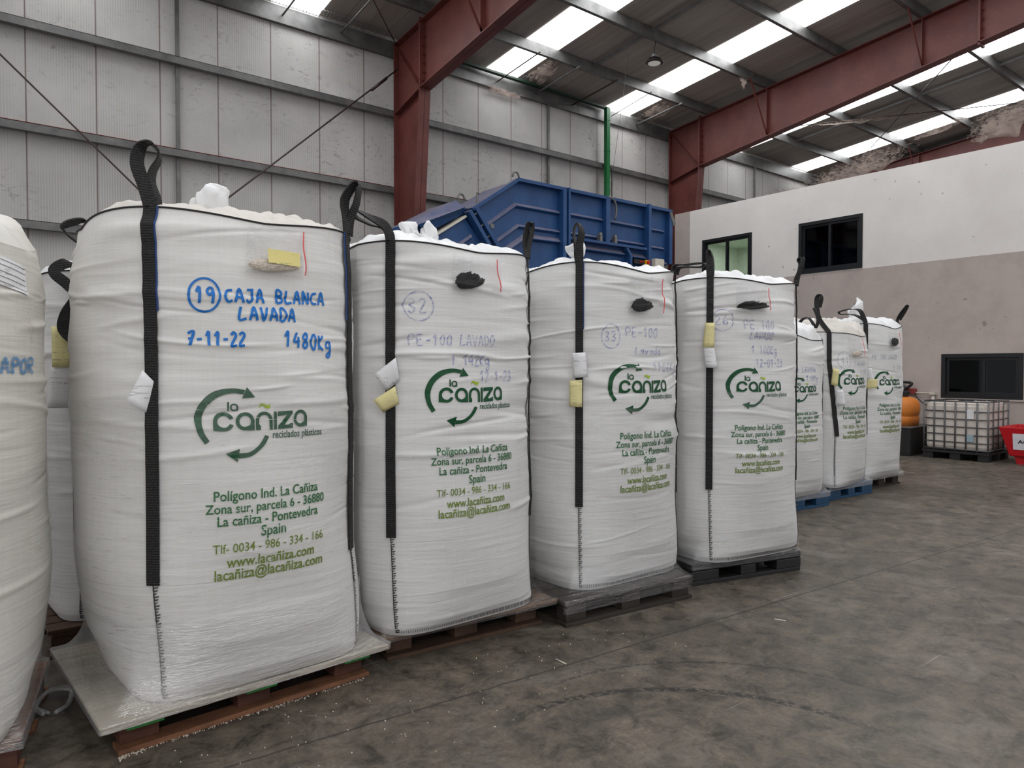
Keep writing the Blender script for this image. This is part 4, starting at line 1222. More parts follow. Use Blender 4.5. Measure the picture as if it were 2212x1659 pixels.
    def address(s, dx=0.0, dz=0.0, sc=1.0):
        f = lambda x0, x1, z: (x0 * sc + dx, x1 * sc + dx, 1.127 + dz + (z - 1.127) * sc - 0.018)
        s.text('printed_address', ['Polígono Ind. La Cañiza', 'Zona sur, parcela 6 - 36880', 'La cañiza - Pontevedra', 'Spain'],
               [f(-.222, .233, .853), f(-.252, .268, .800), f(-.208, .232, .746), f(-.036, .072, .690)], M['green_a'], 0.9)
        s.text('printed_phone', ['Tlf- 0034 - 986 - 334 - 166'], [f(-.224, .260, .631)], M['green_l'], 0.25)
        s.text('printed_contact', ['www.lacañiza.com', 'lacañiza@lacañiza.com'], [f(-.172, .212, .568), f(-.217, .259, .515)], M['green_l'], 1.0)
    # ---- wrap
    def wrap(s, ztop, skirt=None, zs=0.30, low=None, mat_low=None, zbot=0.10, ridges=0, slant=0.0, rz0=None):
        NU = 96; th = np.linspace(-PI, PI, NU, endpoint=False)
        zs_l = np.linspace(zs, ztop, 60)
        V = np.zeros((60, NU, 3))
        for j, z in enumerate(zs_l):
            zz = z + 0.03 * np.sin(3 * th + j * 0.02)
            t = zz / s.h
            r = s.rad(th, t) + s.disp(th, zz) + 0.006
            V[j, :, 0] = s.shx(r * np.cos(th), zz); V[j, :, 1] = r * np.sin(th); V[j, :, 2] = zz
        wr = grid_mesh('stretch_wrap', V, NU, 60, True, M['wrap'], s.root)
        # gathered ridges of the film: short thin rolls that catch the light
        if ridges:
            m = MB(); rg = random.Random(s.seed * 7 + 1)
            z0r = rz0 if rz0 is not None else zs
            for k in range(ridges):
                thc = rg.uniform(-PI * 0.92, 0.15); zc = z0r + (ztop - z0r) * rg.random() ** 0.9
                L = rg.choice((0.008, 0.012, 0.02, 0.03, 0.05)) * rg.uniform(0.6, 1.3)
                tl = slant * max(0.0, 1 - zc / 0.7) + rg.gauss(0, 0.06)
                pts = []
                for f in (-0.5, 0.0, 0.5):
                    a = thc + f * L / 0.6; z = zc + f * L * tl
                    r = float(s.rad(np.array(a), np.array(z / s.h)) + s.disp(np.array(a), np.array(z))) + 0.0085
                    pts.append((float(s.shx(r * math.cos(a), z)), r * math.sin(a), z))
                m.tube(pts, [0.0004, rg.uniform(0.0008, 0.0016), 0.0004], 6, False)
            rd = m.build('film_ridges', M['glint'], wr, True); rd['kind'] = 'stuff'
        # skirt: from the bag down and out to the pallet deck edge, then over it
        if skirt:
            NU = 240; th = np.linspace(-PI, PI, NU, endpoint=False)
            pcx, pcy, prz, pa, pb = skirt
            NV = 22
            V = np.zeros((NV, NU, 3))
            # deck frame seen from the bag's own axes
            off = Vector((s.root.location.x - pcx, s.root.location.y - pcy, 0)); off.rotate(Matrix.Rotation(-prz, 3, 'Z'))
            da = s.rz - prz
            for i in range(NU):
                a = th[i]
                rtop = float(s.rad(np.array(a), np.array(zs / s.h)) + s.disp(np.array(a), np.array(zs))) + 0.006
                pt = Vector((float(s.shx(rtop * math.cos(a), zs)), rtop * math.sin(a), zs))
                dx_, dy_ = math.cos(a + da), math.sin(a + da)
                kx = ((pa if dx_ > 0 else -pa) - off.x) / (dx_ if abs(dx_) > 1e-6 else 1e-6)
                ky = ((pb if dy_ > 0 else -pb) - off.y) / (dy_ if abs(dy_) > 1e-6 else 1e-6)
                kk = min(kx, ky)
                pe = Vector((kk * math.cos(a), kk * math.sin(a), 0.010))
                rbot = float(s.rad(np.array(a), np.array(0.06))) + 0.01
                pm = Vector((rbot * math.cos(a), rbot * math.sin(a), 0.07))
                for j in range(NV):
                    v = j / (NV - 1)
                    if v < 0.8:
                        u = v / 0.8
                        p = pt * (1 - u) ** 3 + pm * (3 * u * (1 - u) ** 2) + (pm * 0.3 + pe * 0.7 - Vector((0, 0, 0.024))) * (3 * u * u * (1 - u)) + pe * u ** 3
                        p = p + Vector((0, 0, 0.010 * math.sin(a * 17 + 5 * u + s.seed) * u * (1 - u)))
                        lim = float(s.rad(np.array(a), np.array(max(p.z, 0.001) / s.h))) + 0.006
                        rr = math.hypot(p.x, p.y)
                        if rr < lim:
                            p.x *= lim / rr; p.y *= lim / rr
                    else:
                        p = pe + Vector((0, 0, -(v - 0.8) / 0.2 * zbot)) + Vector((pe.x, pe.y, 0)).normalized() * 0.006
                    V[j, i] = p
            grid_mesh('wrap_skirt', V, NU, NV, True, mat_low or M['wrap_low'], s.root)
    # ---- pouch and tags
    def pouch(s, x0, x1, z0, z1, contents='black', heap=((0.04, 0.30), 0.12), card=False, zipx=0.94):
        nu, nv = 22, 22
        V = np.zeros((nv, nu, 3))
        x0 += s.lean; x1 += s.lean
        xs = np.linspace(x0, x1, nu); zs = np.linspace(z0, z1, nv)
        XX, ZZ = np.meshgrid(xs, zs)
        Yf = s.face_y(XX.ravel(), ZZ.ravel()).reshape(nv, nu)
        for j in range(nv):
            for i in range(nu):
                u = i / (nu - 1); v = j / (nv - 1)
                puff = 0.028 * (math.sin(PI * u) ** 0.5) * (math.sin(PI * min(1, v * 0.9 + 0.1)) ** 0.6)
                n = mnoise.noise(Vector((XX[j, i] * 30, ZZ[j, i] * 30, s.seed))) * 0.008
                V[j, i] = (XX[j, i] + 0.012 * (v - 0.5), min(Yf[j, i], Yf[j, nu // 2] + 0.05) - 0.009 - puff - abs(n), ZZ[j, i] - 0.01 * u)
        po = grid_mesh('sample_pouch', V, nu, nv, False, M['pouch'], s.root)
        # heap of sample material at the bottom of the pouch
        (a, b_), hh = heap
        w = x1 - x0; n = 34
        m = MB(); bm = bmesh.new()
        bmesh.ops.create_icosphere(bm, subdivisions=4, radius=1.0)
        cx = x0 + w * (a + b_) / 2; rx = w * (b_ - a) / 2; rzz = hh / 2
        zc = z0 + 0.012 + rzz
        for v in bm.verts:
            co = v.co.copy()
            q = Vector((cx + co.x * rx, 0, zc + co.z * rzz * (1.05 - 0.35 * co.x)))
            n1 = mnoise.noise(Vector((co.x * 4, co.z * 4, co.y * 3 + s.seed))) * 0.45 + mnoise.noise(Vector((co.x * 11, co.z * 10, co.y * 9 + s.seed))) * 0.35
            q.x += rx * n1 * 0.5; q.z += rzz * n1 * 1.0 * (0.4 + (co.z > 0) * 0.8)
            v.co = Vector((q.x, co.y * 0.012 * (1 + n1), q.z))
        yy = s.face_y(np.array([v.co.x for v in bm.verts]), np.array([v.co.z for v in bm.verts]))
        for v, y in zip(bm.verts, yy):
            v.co.y += y - 0.034
        me = bpy.data.meshes.new('sample_heap'); bm.to_mesh(me); bm.free()
        put('sample_heap', me, M['pel_k'] if contents == 'black' else M['pel_w'], po)
        zx = x0 + w * zipx
        pts = [(zx + 0.004 * math.sin(k), float(s.face_y(np.array(zx), np.array(z))) - 0.034, z) for k, z in enumerate(np.linspace(z0 + 0.005, z1 - 0.01, 8))]
        MB().tube(pts, 0.003, 6).build('zip_strip', M['zip'], po)
        if card:
            cx0, cx1, cz0, cz1 = card
            VV, FF = [], []
            for j in range(6):
                for i in range(6):
                    x = cx0 + (cx1 - cx0) * i / 5; z = cz0 + (cz1 - cz0) * j / 5 - 0.006 * i / 5
                    VV.append((x, z))
            FF = [(j * 6 + i, j * 6 + i + 1, j * 6 + i + 7, j * 6 + i + 6) for j in range(5) for i in range(5)]
            s.drape('yellow_card', VV, FF, M['card'], 0.052, po)
    def tag_paper(s, x, z, corners, mat, off=0.03, tilt=0.0):
        """paper tag hanging at a corner strap: corners in metres relative to the strap point, right and up"""
        th = s.corner(-1 if x < 0 else 1, -1)
        r = float(s.rad(np.array(th), np.array(z / s.h))) + off
        c = Vector((float(s.shx(r * math.cos(th), z)), r * math.sin(th), z))
        wd = Vector((c.x, c.y, 0)); wd.rotate(Matrix.Rotation(s.rz, 3, 'Z')); wd += Vector((s.root.location.x, s.root.location.y, 0))
        bk = wd.normalized(); rt = Vector((bk.y, -bk.x, 0)); inv = Matrix.Rotation(-s.rz, 3, 'Z'); bk = inv @ bk; rt = inv @ rt
        m = MB(); n = 6
        P = [Vector((q[0], q[1])) for q in corners]
        vs = []
        for j in range(n):
            for i in range(n):
                u, v = i / (n - 1), j / (n - 1)
                q = P[0].lerp(P[1], u).lerp(P[3].lerp(P[2], u), v)
                cv = 0.014 * math.sin(PI * u) - tilt * (u - 0.5)
                vs.append(c + rt * q.x + Vector((0, 0, q.y)) - bk * cv)
        m.add(vs, [(j * n + i, j * n + i + 1, j * n + n + i + 1, j * n + n + i) for j in range(n - 1) for i in range(n - 1)])
        o = m.build('paper_tag', mat, s.root, True)
        md = o.modifiers.new('thick', 'SOLIDIFY'); md.thickness = 0.001
        return o

# ------------------------------------------------------------------ pallets
DECK = {}
def deck_key(label, c, rz, a, b):
    DECK[label] = (c.x, c.y, rz, a, b)

def pallet(name, fl, fr, depth, zt, label, wood, deck='boards', deckmat=None, blocks=True, overhang=0.0, green=False, key_=None, inset=0.0):
    fl = Vector((*fl, 0)); fr = Vector((*fr, 0)); d = fr - fl; L = d.length
    rz = math.atan2(d.y, d.x); ex = d.normalized(); ey = Vector((-ex.y, ex.x, 0))
    c = (fl + fr) / 2 + ey * depth / 2
    e = empty(name, (c.x, c.y, 0), rz, label, 'pallet', 'pallets under the bulk bags')
    a, b = L / 2, depth / 2
    deck_key(key_, c, rz, a + overhang + 0.004, b + overhang + 0.004)
    z1 = 0.022
    for y in (-b + 0.05, 0, b - 0.05):
        MB().box(-a, a, y - 0.05, y + 0.05, 0, z1).build('bottom_board', wood, e, bevel=0.003)
    zb = zt - 0.044
    for y in (-b + 0.07, 0, b - 0.07):
        for k, x in enumerate((-a + 0.09, 0, a - 0.09)):
            MB().box(x - 0.075, x + 0.075, y - 0.05 + (inset if y < -0.1 else 0), y + 0.05 + (inset if y < -0.1 else 0), z1, zb).build('block', M['wood_r'] if wood is M['wood'] else wood, e, bevel=0.003)
    for k, x in enumerate((-a + 0.09, 0, a - 0.09)):
        o = MB().box(x - 0.07, x + 0.07, -b + 0.012 - (0.058 if green else 0), b - 0.012, zb, zb + 0.022).build('stringer_board', M['wood_g'] if green else wood, e, bevel=0.003)
        if green:
            o['label'] = 'green painted stringer board'
    o_ = overhang
    if deck == 'boards':
        n = 7; w = depth / n
        for k in range(n):
            MB().box(-a, a, -b + k * w + 0.008, -b + (k + 1) * w - 0.008, zb + 0.022, zt).build('deck_board', deckmat or wood, e, bevel=0.003)
    else:
        nx, ny = 30, 24
        m = MB()
        bm_v = []
        for s_, z in ((0, zb + 0.022), (1, zt)):
            pass
        m.box(-a - o_, a + o_, -b - o_, b + o_, zb + 0.022, zt)
        m.build('deck_sheet', deckmat or wood, e, bevel=0.006)
    return e

def plastic_pallet(name, fl, fr, depth, zt, label, mat, holes=True, key_=None):
    fl = Vector((*fl, 0)); fr = Vector((*fr, 0)); d = fr - fl; L = d.length
    rz = math.atan2(d.y, d.x); ex = d.normalized(); ey = Vector((-ex.y, ex.x, 0))
    c = (fl + fr) / 2 + ey * depth / 2
    e = empty(name, (c.x, c.y, 0), rz, label, 'pallet', 'pallets under the bulk bags')
    a, b = L / 2, depth / 2
    deck_key(key_, c, rz, a + 0.004, b + 0.004)
    for y in (-b + 0.05, 0, b - 0.05):
        MB().box(-a + 0.005, a - 0.005, y - 0.05, y + 0.05, 0, 0.03).build('runner', mat, e, bevel=0.004)
    for y in (-b + 0.07, 0, b - 0.07):
        for x, hw in ((-a + 0.12, 0.12), (0, 0.07), (a - 0.12, 0.12)):
            MB().box(x - hw, x + hw, y - 0.07, y + 0.07, 0.03, zt - 0.05).build('foot_block', mat, e, bevel=0.006)
    MB().box(-a, a, -b, b, zt - 0.05, zt).build('deck', mat, e, bevel=0.008)
    if holes:
        m = MB()
        for k in range(6):
            for s_ in (-1, 1):
                m.box(s_ * a * 0.45 - 0.12 + k * 0.045, s_ * a * 0.45 - 0.12 + k * 0.045 + 0.018, -b + 0.045, -b + 0.05, 0.032, 0.05)
        m.build('drain_slots', M['black'], e)
    return e

pallet('wooden_pallet', (0.500, 3.170), (1.632, 3.238), 0.90, 0.158, 'wooden pallet with pale plywood deck and green stringer ends under the nearest blue-lettered bag', M['wood'], 'sheet', M['ply'], overhang=0.075, green=True, key_=1, inset=0.03)
pallet('wooden_pallet', (1.785, 3.331), (2.795, 3.250), 0.90, 0.154, 'brown wooden pallet with rounded boards under the bag marked 32', M['wood_d'], 'sheet', M['wood_e'], overhang=0.065, key_=2, inset=0.03)
pallet('wooden_pallet', (2.854, 3.105), (3.905, 2.995), 0.95, 0.148, 'dark film-wrapped wooden pallet under the bag marked 33', M['wood_k'], 'boards', M['wood_k'], key_=3)
plastic_pallet('plastic_pallet', (4.105, 3.150), (5.100, 2.895), 0.95, 0.150, 'black plastic pallet under the bag marked 26', M['plastic_k'], False, key_=4)
plastic_pallet('plastic_pallet', (6.75, 4.175), (7.755, 4.065), 0.95, 0.155, 'blue plastic pallet nearest the floor aisle, under the slumped bag', M['plastic_b'], key_=5)
plastic_pallet('plastic_pallet', (8.025, 4.205), (8.97, 4.155), 0.95, 0.155, 'blue plastic pallet under the bag with the leaning black strap', M['plastic_b'], key_=6)
pallet('wooden_pallet', (9.06, 4.29), (9.985, 4.26), 0.95, 0.158, 'dark wooden pallet with grey sheet deck under the farthest bag', M['wood_k'], 'sheet', M['white_gray'], overhang=0.03, key_=7)
pallet('wooden_pallet', (-1.0, 3.49), (0.185, 3.25), 0.80, 0.152, 'reddish wooden pallet cut off at the frame edge under the soiled bag', M['wood'], 'boards', M['wood'], key_=0)
pallet('wooden_pallet', (0.38, 4.46), (1.52, 4.46), 1.0, 0.15, 'wooden pallet in deep shade behind the nearest bag', M['wood_d'], 'boards', M['wood_d'], key_=8)

# ------------------------------------------------------------------ the bags
LOOP_UP = [(-0.02, 0.08, 0.0, 0.15), (-0.045, 0.16, 0.0, 0.2), (-0.035, 0.225, 0.01, 0.6), (0.0, 0.255, 0.02, 1.2), (0.03, 0.235, 0.03, 1.5), (0.035, 0.20, 0.035, 1.3),
           (0.012, 0.15, 0.035, 1.1), (0.005, 0.10, 0.03, 0.9), (0.018, 0.04, 0.02, 0.6), (0.022, -0.02, 0.012, 0.3)]
# 1 --------------------------------------------------------------
b1 = Bag(1, (1.085, 3.697), 0.9, 0.158, 2.045, 0.92, 0.95, 'white bulk bag with bold blue lettering and number 19, nearest and tallest in view', M['fabric'], (220, 330), 70, lean=-0.03, lim=(-9, 0.55))
b1.top(M['cover'], 0.058, 0.030, 6, spout=[(-0.075, 0.02, 0.085, 0.185, 2)], spout_mat=M['liner'])
b1.strap(-1, -1, 0.50, LOOP_UP, 0.026, True, 1, dth=0.075)
b1.strap(1, -1, 0.50, [(-0.005, 0.07, 0.0, 0.9), (-0.01, 0.16, 0.0, 0.7), (0.035, 0.235, 0.0, 0.9), (0.055, 0.225, 0.01, 1.1), (0.045, 0.15, 0.02, 1.0), (0.015, 0.07, 0.02, 0.8), (0.006, -0.01, 0.02, 0.8)], 0.026, True, -1)
b1.strap(-1, 1, 0.5, [(-0.02, 0.06, 0, 1.2), (-0.06, 0.08, -0.02, 0.9), (-0.13, 0.05, -0.06, 1.0), (-0.14, 0.02, -0.06, 1.4), (-0.08, -0.03, -0.05, 1.0), (-0.02, -0.03, 0, 0.9)], 0.024, False)
b1.logo(0, 0); b1.address(0, 0)
b1.handwriting([('19', -0.285, -0.205, 1.655, 0.062), ('CAJA BLANCA', -0.177, 0.292, 1.660, 0.056, 0.035), ('LAVADA', -0.120, 0.137, 1.590, 0.056, 0.0), ('7-11-22', -0.309, -0.090, 1.480, 0.056, 0.0), ('1480Kg', 0.070, 0.330, 1.480, 0.066, -0.06)],
               (-0.250, 1.687, 0.056, 0.068), 0.0052, M['ink'])
b1.pouch(-0.088, 0.170, 1.79, 2.000, 'white', ((0.02, 0.86), 0.045), (-0.012, 0.132, 1.833, 1.893), 0.98)
b1.tag_paper(-1, 1.285, [(-0.033, -0.03), (0.047, -0.085), (0.092, 0.02), (0.027, 0.095)], M['tag_w'], 0.035, 0.02)
b1.wrap(1.28, DECK[1], 0.34, zbot=0.03, ridges=620, slant=0.35, rz0=0.12)
# 2 --------------------------------------------------------------
b2 = Bag(2, (2.249, 3.699), 0.2, 0.154, 2.045, 0.91, 0.90, 'white bulk bag marked 32 with a strap folded over left, second from the nearest', M['fabric_b'], (200, 320), 80, camp=1.25, lean=-0.03, lim=(-0.55, 0.59))
b2.top(M['liner'], 0.055, 0.030, 6, spout=[(-0.165, -0.18, 0.065, 0.12, 3), (-0.075, -0.16, 0.06, 0.125, 2)])
b2.strap(-1, -1, 0.52, [(-0.005, 0.03, 0.0, 0.4), (-0.03, 0.075, 0.0, 0.5), (-0.10, 0.105, -0.03, 0.7), (-0.17, 0.135, -0.05, 1.0), (-0.185, 0.13, -0.05, 1.2), (-0.17, 0.105, -0.03, 1.0), (-0.10, 0.075, 0.0, 0.9), (-0.02, 0.05, 0.012, 0.7), (0.004, -0.02, 0.012, 0.4)], 0.025)
b2.strap(1, -1, 0.52, [(-0.012, 0.07, 0.0, 0.9), (-0.004, 0.15, 0.0, 0.8), (0.016, 0.195, 0.0, 0.6), (0.024, 0.15, 0.02, 1.0), (0.006, 0.07, 0.02, 1.0), (0.0, -0.01, 0.015, 0.9)], 0.024)
b2.strap(1, 1, 0.5, [(0, .05, 0, .8), (-.10, .06, -.03, .8), (-.15, .03, -.05, .8), (-.08, .0, -.03, .8), (0, -.02, 0, .8)], 0.022, False)
b2.logo(-0.032, 0.088, 0.99); b2.address(-0.040, 0.096, 0.97)
b2.handwriting([('32', -0.385, -0.29, 1.675, 0.075), ('PE-100 LAVADO', -0.385, 0.080, 1.51, 0.055), ('1.142Kg', -0.188, 0.055, 1.405, 0.055), ('12-1-23', -0.018, 0.216, 1.32, 0.055)], (-0.335, 1.71, 0.065, 0.075), 0.0036)
b2.pouch(-0.182, 0.136, 1.795, 1.985, 'black', ((0.02, 0.52), 0.075), zipx=0.86)
b2.tag_paper(-1, 1.36, [(-0.075, -0.0), (-0.01, -0.085), (0.055, -0.03), (0.035, 0.085)], M['tag_w'], 0.035, 0.02)
b2.tag_paper(-1, 1.24, [(-0.08, -0.01), (-0.03, -0.075), (0.05, -0.03), (0.03, 0.06)], M['tag_y'], 0.03, 0.02)
b2.hem()
b2.wrap(1.0, DECK[2], 0.16, mat_low=M['wrap_dark'], zbot=0.04, ridges=160)
# 3 --------------------------------------------------------------
b3 = Bag(3, (3.545, 3.665), -1.5, 0.148, 2.06, 0.90, 0.90, 'white bulk bag marked 33 with an upright strap loop, third from the nearest', M['fabric_b'], (200, 320), 80, camp=1.1, dip=0.05, lean=-0.01, lim=(-9, 0.565))
b3.top(M['liner'], 0.042, 0.028, 7, spout=[(-0.38, -0.34, 0.05, 0.09, 3)])
b3.strap(-1, -1, 0.53, [(0.0, 0.06, 0.0, 0.2), (0.0, 0.11, 0.0, 0.3), (0.012, 0.18, 0.0, 0.7), (-0.005, 0.235, 0.01, 1.2), (-0.03, 0.215, 0.02, 1.4), (-0.035, 0.16, 0.03, 1.3), (-0.018, 0.09, 0.03, 0.9), (-0.01, 0.03, 0.015, 0.4), (0, -0.02, 0.012, 0.2)], 0.024, True, 1)
b3.strap(1, -1, 0.53, [(-0.015, 0.03, 0.0, 0.9), (0.01, 0.055, 0.0, 0.9), (0.07, 0.05, -0.03, 0.9), (0.17, 0.055, -0.05, 0.9), (0.195, 0.045, -0.05, 1.1), (0.17, 0.03, -0.04, 0.9), (0.08, 0.035, -0.02, 0.9), (0.02, 0.03, 0.0, 0.9), (0.005, -0.01, 0.01, 0.8)], 0.022)
b3.logo(-0.010, 0.115, 1.03); b3.address(-0.005, 0.115, 1.0)
b3.handwriting([('33', -0.325, -0.250, 1.565, 0.06), ('PE-100', -0.192, 0.090, 1.595, 0.06), ('Lavado', -0.12, 0.125, 1.485, 0.055), ('1106Kg', 0.02, 0.34, 1.375, 0.06, 0.0)], (-0.287, 1.597, 0.055, 0.075), 0.0036)
b3.pouch(-0.177, 0.135, 1.745, 1.985, 'black', ((0.02, 0.55), 0.07), zipx=0.90)
b3.tag_paper(-1, 1.42, [(-0.035, -0.085), (0.055, -0.075), (0.04, 0.075), (-0.045, 0.07)], M['tag_w'], 0.035)
b3.tag_paper(-1, 1.24, [(-0.06, -0.08), (0.02, -0.085), (0.02, 0.085), (-0.06, 0.08)], M['tag_y'], 0.03)
b3.hem()
b3.wrap(1.12, DECK[3], 0.16, mat_low=M['wrap_dark'], zbot=0.08, ridges=700)
# 4 --------------------------------------------------------------
b4 = Bag(4, (4.770, 3.480), -9.0, 0.150, 2.04, 0.90, 0.90, 'white bulk bag marked 26 on a black pallet, fourth from the nearest', M['fabric_b'], (190, 300), 80, camp=1.1, lean=-0.02, lim=(-0.55, 9))
b4.top(M['liner'], 0.052, 0.03, 6)
b4.strap(-1, -1, 0.53, [(-0.004, 0.06, 0.0, 0.2), (-0.006, 0.13, 0.0, 0.3), (-0.012, 0.175, 0.005, 0.8), (0.008, 0.165, 0.02, 1.3), (0.016, 0.11, 0.03, 1.2), (0.010, 0.05, 0.02, 0.8), (0, -0.02, 0.012, 0.3)], 0.024)
b4.strap(1, -1, 0.53, [(0.0, 0.04, 0.0, 0.9), (0.02, 0.09, 0.0, 0.9), (0.045, 0.17, 0.0, 0.9), (0.04, 0.20, 0.0, 0.5), (0.02, 0.19, 0.01, 0.8), (0.032, 0.15, 0.02, 0.9), (0.012, 0.06, 0.015, 0.9), (0, -0.01, 0.01, 0.8)], 0.022)
b4.logo(-0.088, 0.102, 0.95); b4.address(-0.108, 0.092, 0.90)
b4.handwriting([('26', -0.430, -0.345, 1.705, 0.06), ('PE.100', -0.25, 0.02, 1.675, 0.06), ('LAVADO', -0.205, 0.0, 1.60, 0.05), ('1.100Kg', -0.195, 0.05, 1.495, 0.06), ('12-01-23', -0.16, 0.115, 1.405, 0.055)], (-0.388, 1.735, 0.065, 0.075), 0.0036)
b4.pouch(-0.310, -0.065, 1.80, 1.975, 'black', ((0.02, 0.95), 0.05), zipx=1.0)
b4.tag_paper(-1, 1.63, [(-0.05, -0.085), (0.03, -0.09), (0.035, 0.085), (-0.03, 0.085)], M['tag_y'], 0.035)
b4.tag_paper(-1, 1.48, [(-0.03, -0.08), (0.055, -0.085), (0.03, 0.07), (-0.05, 0.07)], M['tag_w'], 0.03)
b4.hem()
b4.wrap(1.2, DECK[4], 0.16, mat_low=M['wrap_dark'], zbot=0.05, ridges=260)
# 5 --------------------------------------------------------------
b5 = Bag(5, (7.25, 4.60), -3.0, 0.155, 1.80, 0.90, 0.90, 'slumped white bulk bag with a torn drooping cover, just beyond the bag marked 26', M['fabric_b'], (130, 190), 50, slump=lambda th: -0.10 * np.clip(np.cos(th + 0.8), 0, 1), lim=(-9, 0.52))
b5.top(M['liner'], 0.16, 0.05, 5)
b5.strap(1, -1, 0.62, [(-0.04, 0.02, 0, 0.3), (-0.12, 0.06, 0.02, 0.4), (-0.21, 0.05, 0.03, 0.5), (-0.25, 0.14, 0.03, 0.3), (-0.22, 0.23, 0.03, 0.6), (-0.15, 0.26, 0.03, 0.9), (-0.10, 0.20, 0.03, 0.6), (-0.07, 0.15, 0.03, 0.4), (-0.045, 0.22, 0.03, 0.3), (-0.06, 0.30, 0.03, 0.4), (-0.09, 0.37, 0.03, 0.6)], 0.018)
b5.strap(1, 1, 0.8, [(-0.03, 0.12, 0, 0.3), (0.0, 0.26, 0, 0.4), (0.08, 0.33, 0, 0.7), (0.16, 0.30, 0.0, 0.8), (0.22, 0.16, 0, 0.5), (0.26, 0.18, 0, 0.4)], 0.024, False)
b5.strap(-1, -1, 0.6, None, 0.022)
b5.logo(-0.10, 0.01, 0.87); b5.address(-0.10, 0.02, 0.85)
b5.handwriting([('ZA LAVADA', -0.30, 0.06, 1.35, 0.05), ('1.100Kg', -0.12, 0.10, 1.26, 0.05), ('22', 0.0, 0.10, 1.17, 0.05)], None, 0.0042)
b5.wrap(0.7, DECK[5], 0.12, mat_low=M['wrap_low'], zbot=0.06)
# 6 --------------------------------------------------------------
b6 = Bag(6, (8.41, 4.66), 8.0, 0.155, 1.80, 0.90, 0.90, 'white bulk bag with inward leaning strap and beige sample, second from far end', M['fabric_b'], (130, 190), 50, slump=lambda th: 0.07 * np.clip(np.cos(th - PI * 0.75), 0, 1), lim=(-0.53, 0.50))
b6.top(M['cover'], 0.16, 0.05, 5)
b6.strap(-1, -1, 0.60, [(-0.10, 0.15, 0.02, 0.1), (-0.13, 0.27, 0.03, 0.1), (-0.135, 0.40, 0.03, 0.4), (-0.10, 0.44, 0.04, 1.0), (-0.085, 0.40, 0.05, 0.8), (-0.11, 0.30, 0.05, 0.3)], 0.026, True, path=lambda z: 0.10 - 0.22 * min(1.0, max(0.0, (z - 0.2) / 1.25)))
b6.strap(-1, 1, 0.8, [(0.0, 0.1, 0, 0.3), (0.01, 0.26, 0, 0.4), (-0.05, 0.42, 0, 0.7), (-0.03, 0.40, 0.0, 0.8), (0.03, 0.26, 0.03, 0.5)], 0.024, False)
b6.logo(-0.165, 0.075, 1.0); b6.address(-0.165, 0.065, 0.98)
b6.handwriting([('11', -0.40, -0.30, 1.43, 0.09), ('LAVADA', -0.22, 0.02, 1.42, 0.055), ('1.100', -0.10, 0.08, 1.32, 0.05), ('22', -0.04, 0.06, 1.19, 0.05)], (-0.36, 1.48, 0.075, 0.10), 0.0042, M['ink_grey'])
b6.pouch(-0.31, -0.06, 1.52, 1.75, 'white', ((0.10, 0.70), 0.05), zipx=0.95)
b6.tag_paper(-1, 1.30, [(-0.07, -0.10), (0.0, -0.12), (0.02, 0.07), (-0.05, 0.09)], M['tag_y'], 0.05)
b6.tag_paper(-1, 1.06, [(-0.02, -0.10), (0.09, -0.10), (0.06, 0.08), (-0.02, 0.08)], M['tag_w'], 0.05)
b6.wrap(1.0, DECK[6], 0.14, mat_low=M['wrap_low'], zbot=0.06, ridges=300)
# 7 --------------------------------------------------------------
b7 = Bag(7, (9.50, 4.73), -1.5, 0.158, 1.95, 0.90, 0.90, 'white bulk bag with white tuft and strap folded left, farthest along the row', M['fabric_b'], (130, 190), 50, dip=0.06, lim=(-0.48, 9))
b7.top(M['liner'], 0.10, 0.035, 5, spout=[(-0.22, -0.20, 0.12, 0.24, 2)])
b7.strap(-1, -1, 0.55, [(-0.02, 0.06, 0.0, 0.3), (-0.07, 0.16, -0.02, 0.6), (-0.18, 0.18, -0.04, 0.9), (-0.30, 0.15, -0.05, 1.2), (-0.28, 0.12, -0.05, 1.0), (-0.14, 0.11, -0.02, 0.9), (-0.02, 0.05, 0.012, 0.5)], 0.026)
b7.strap(1, -1, 0.55, [(-0.03, 0.06, 0, 0.9), (-0.005, 0.14, 0, 0.9), (0.05, 0.22, 0, 0.8), (0.085, 0.26, 0.0, 0.6), (0.055, 0.18, 0.02, 0.9), (0.0, 0.08, 0.01, 0.9)], 0.024)
b7.logo(-0.075, 0.045, 0.99); b7.address(-0.085, 0.055, 0.96)
b7.handwriting([('PE 100 LAVADO', -0.38, 0.02, 1.50, 0.055), ('1.100', -0.06, 0.12, 1.37, 0.05)], None, 0.0042, M['ink_grey'])
b7.pouch(-0.18, 0.05, 1.66, 1.85, 'black', ((0.05, 0.70), 0.09), zipx=1.0)
b7.tag_paper(-1, 1.33, [(-0.01, -0.09), (0.09, -0.09), (0.06, 0.06), (0.0, 0.06)], M['tag_w'], 0.04)
b7.tag_paper(-1, 1.20, [(-0.01, -0.07), (0.12, -0.06), (0.125, 0.05), (0.0, 0.05)], M['tag_y'], 0.045)
b7.wrap(0.9, DECK[7], 0.12, mat_low=M['wrap_low'], zbot=0.05)
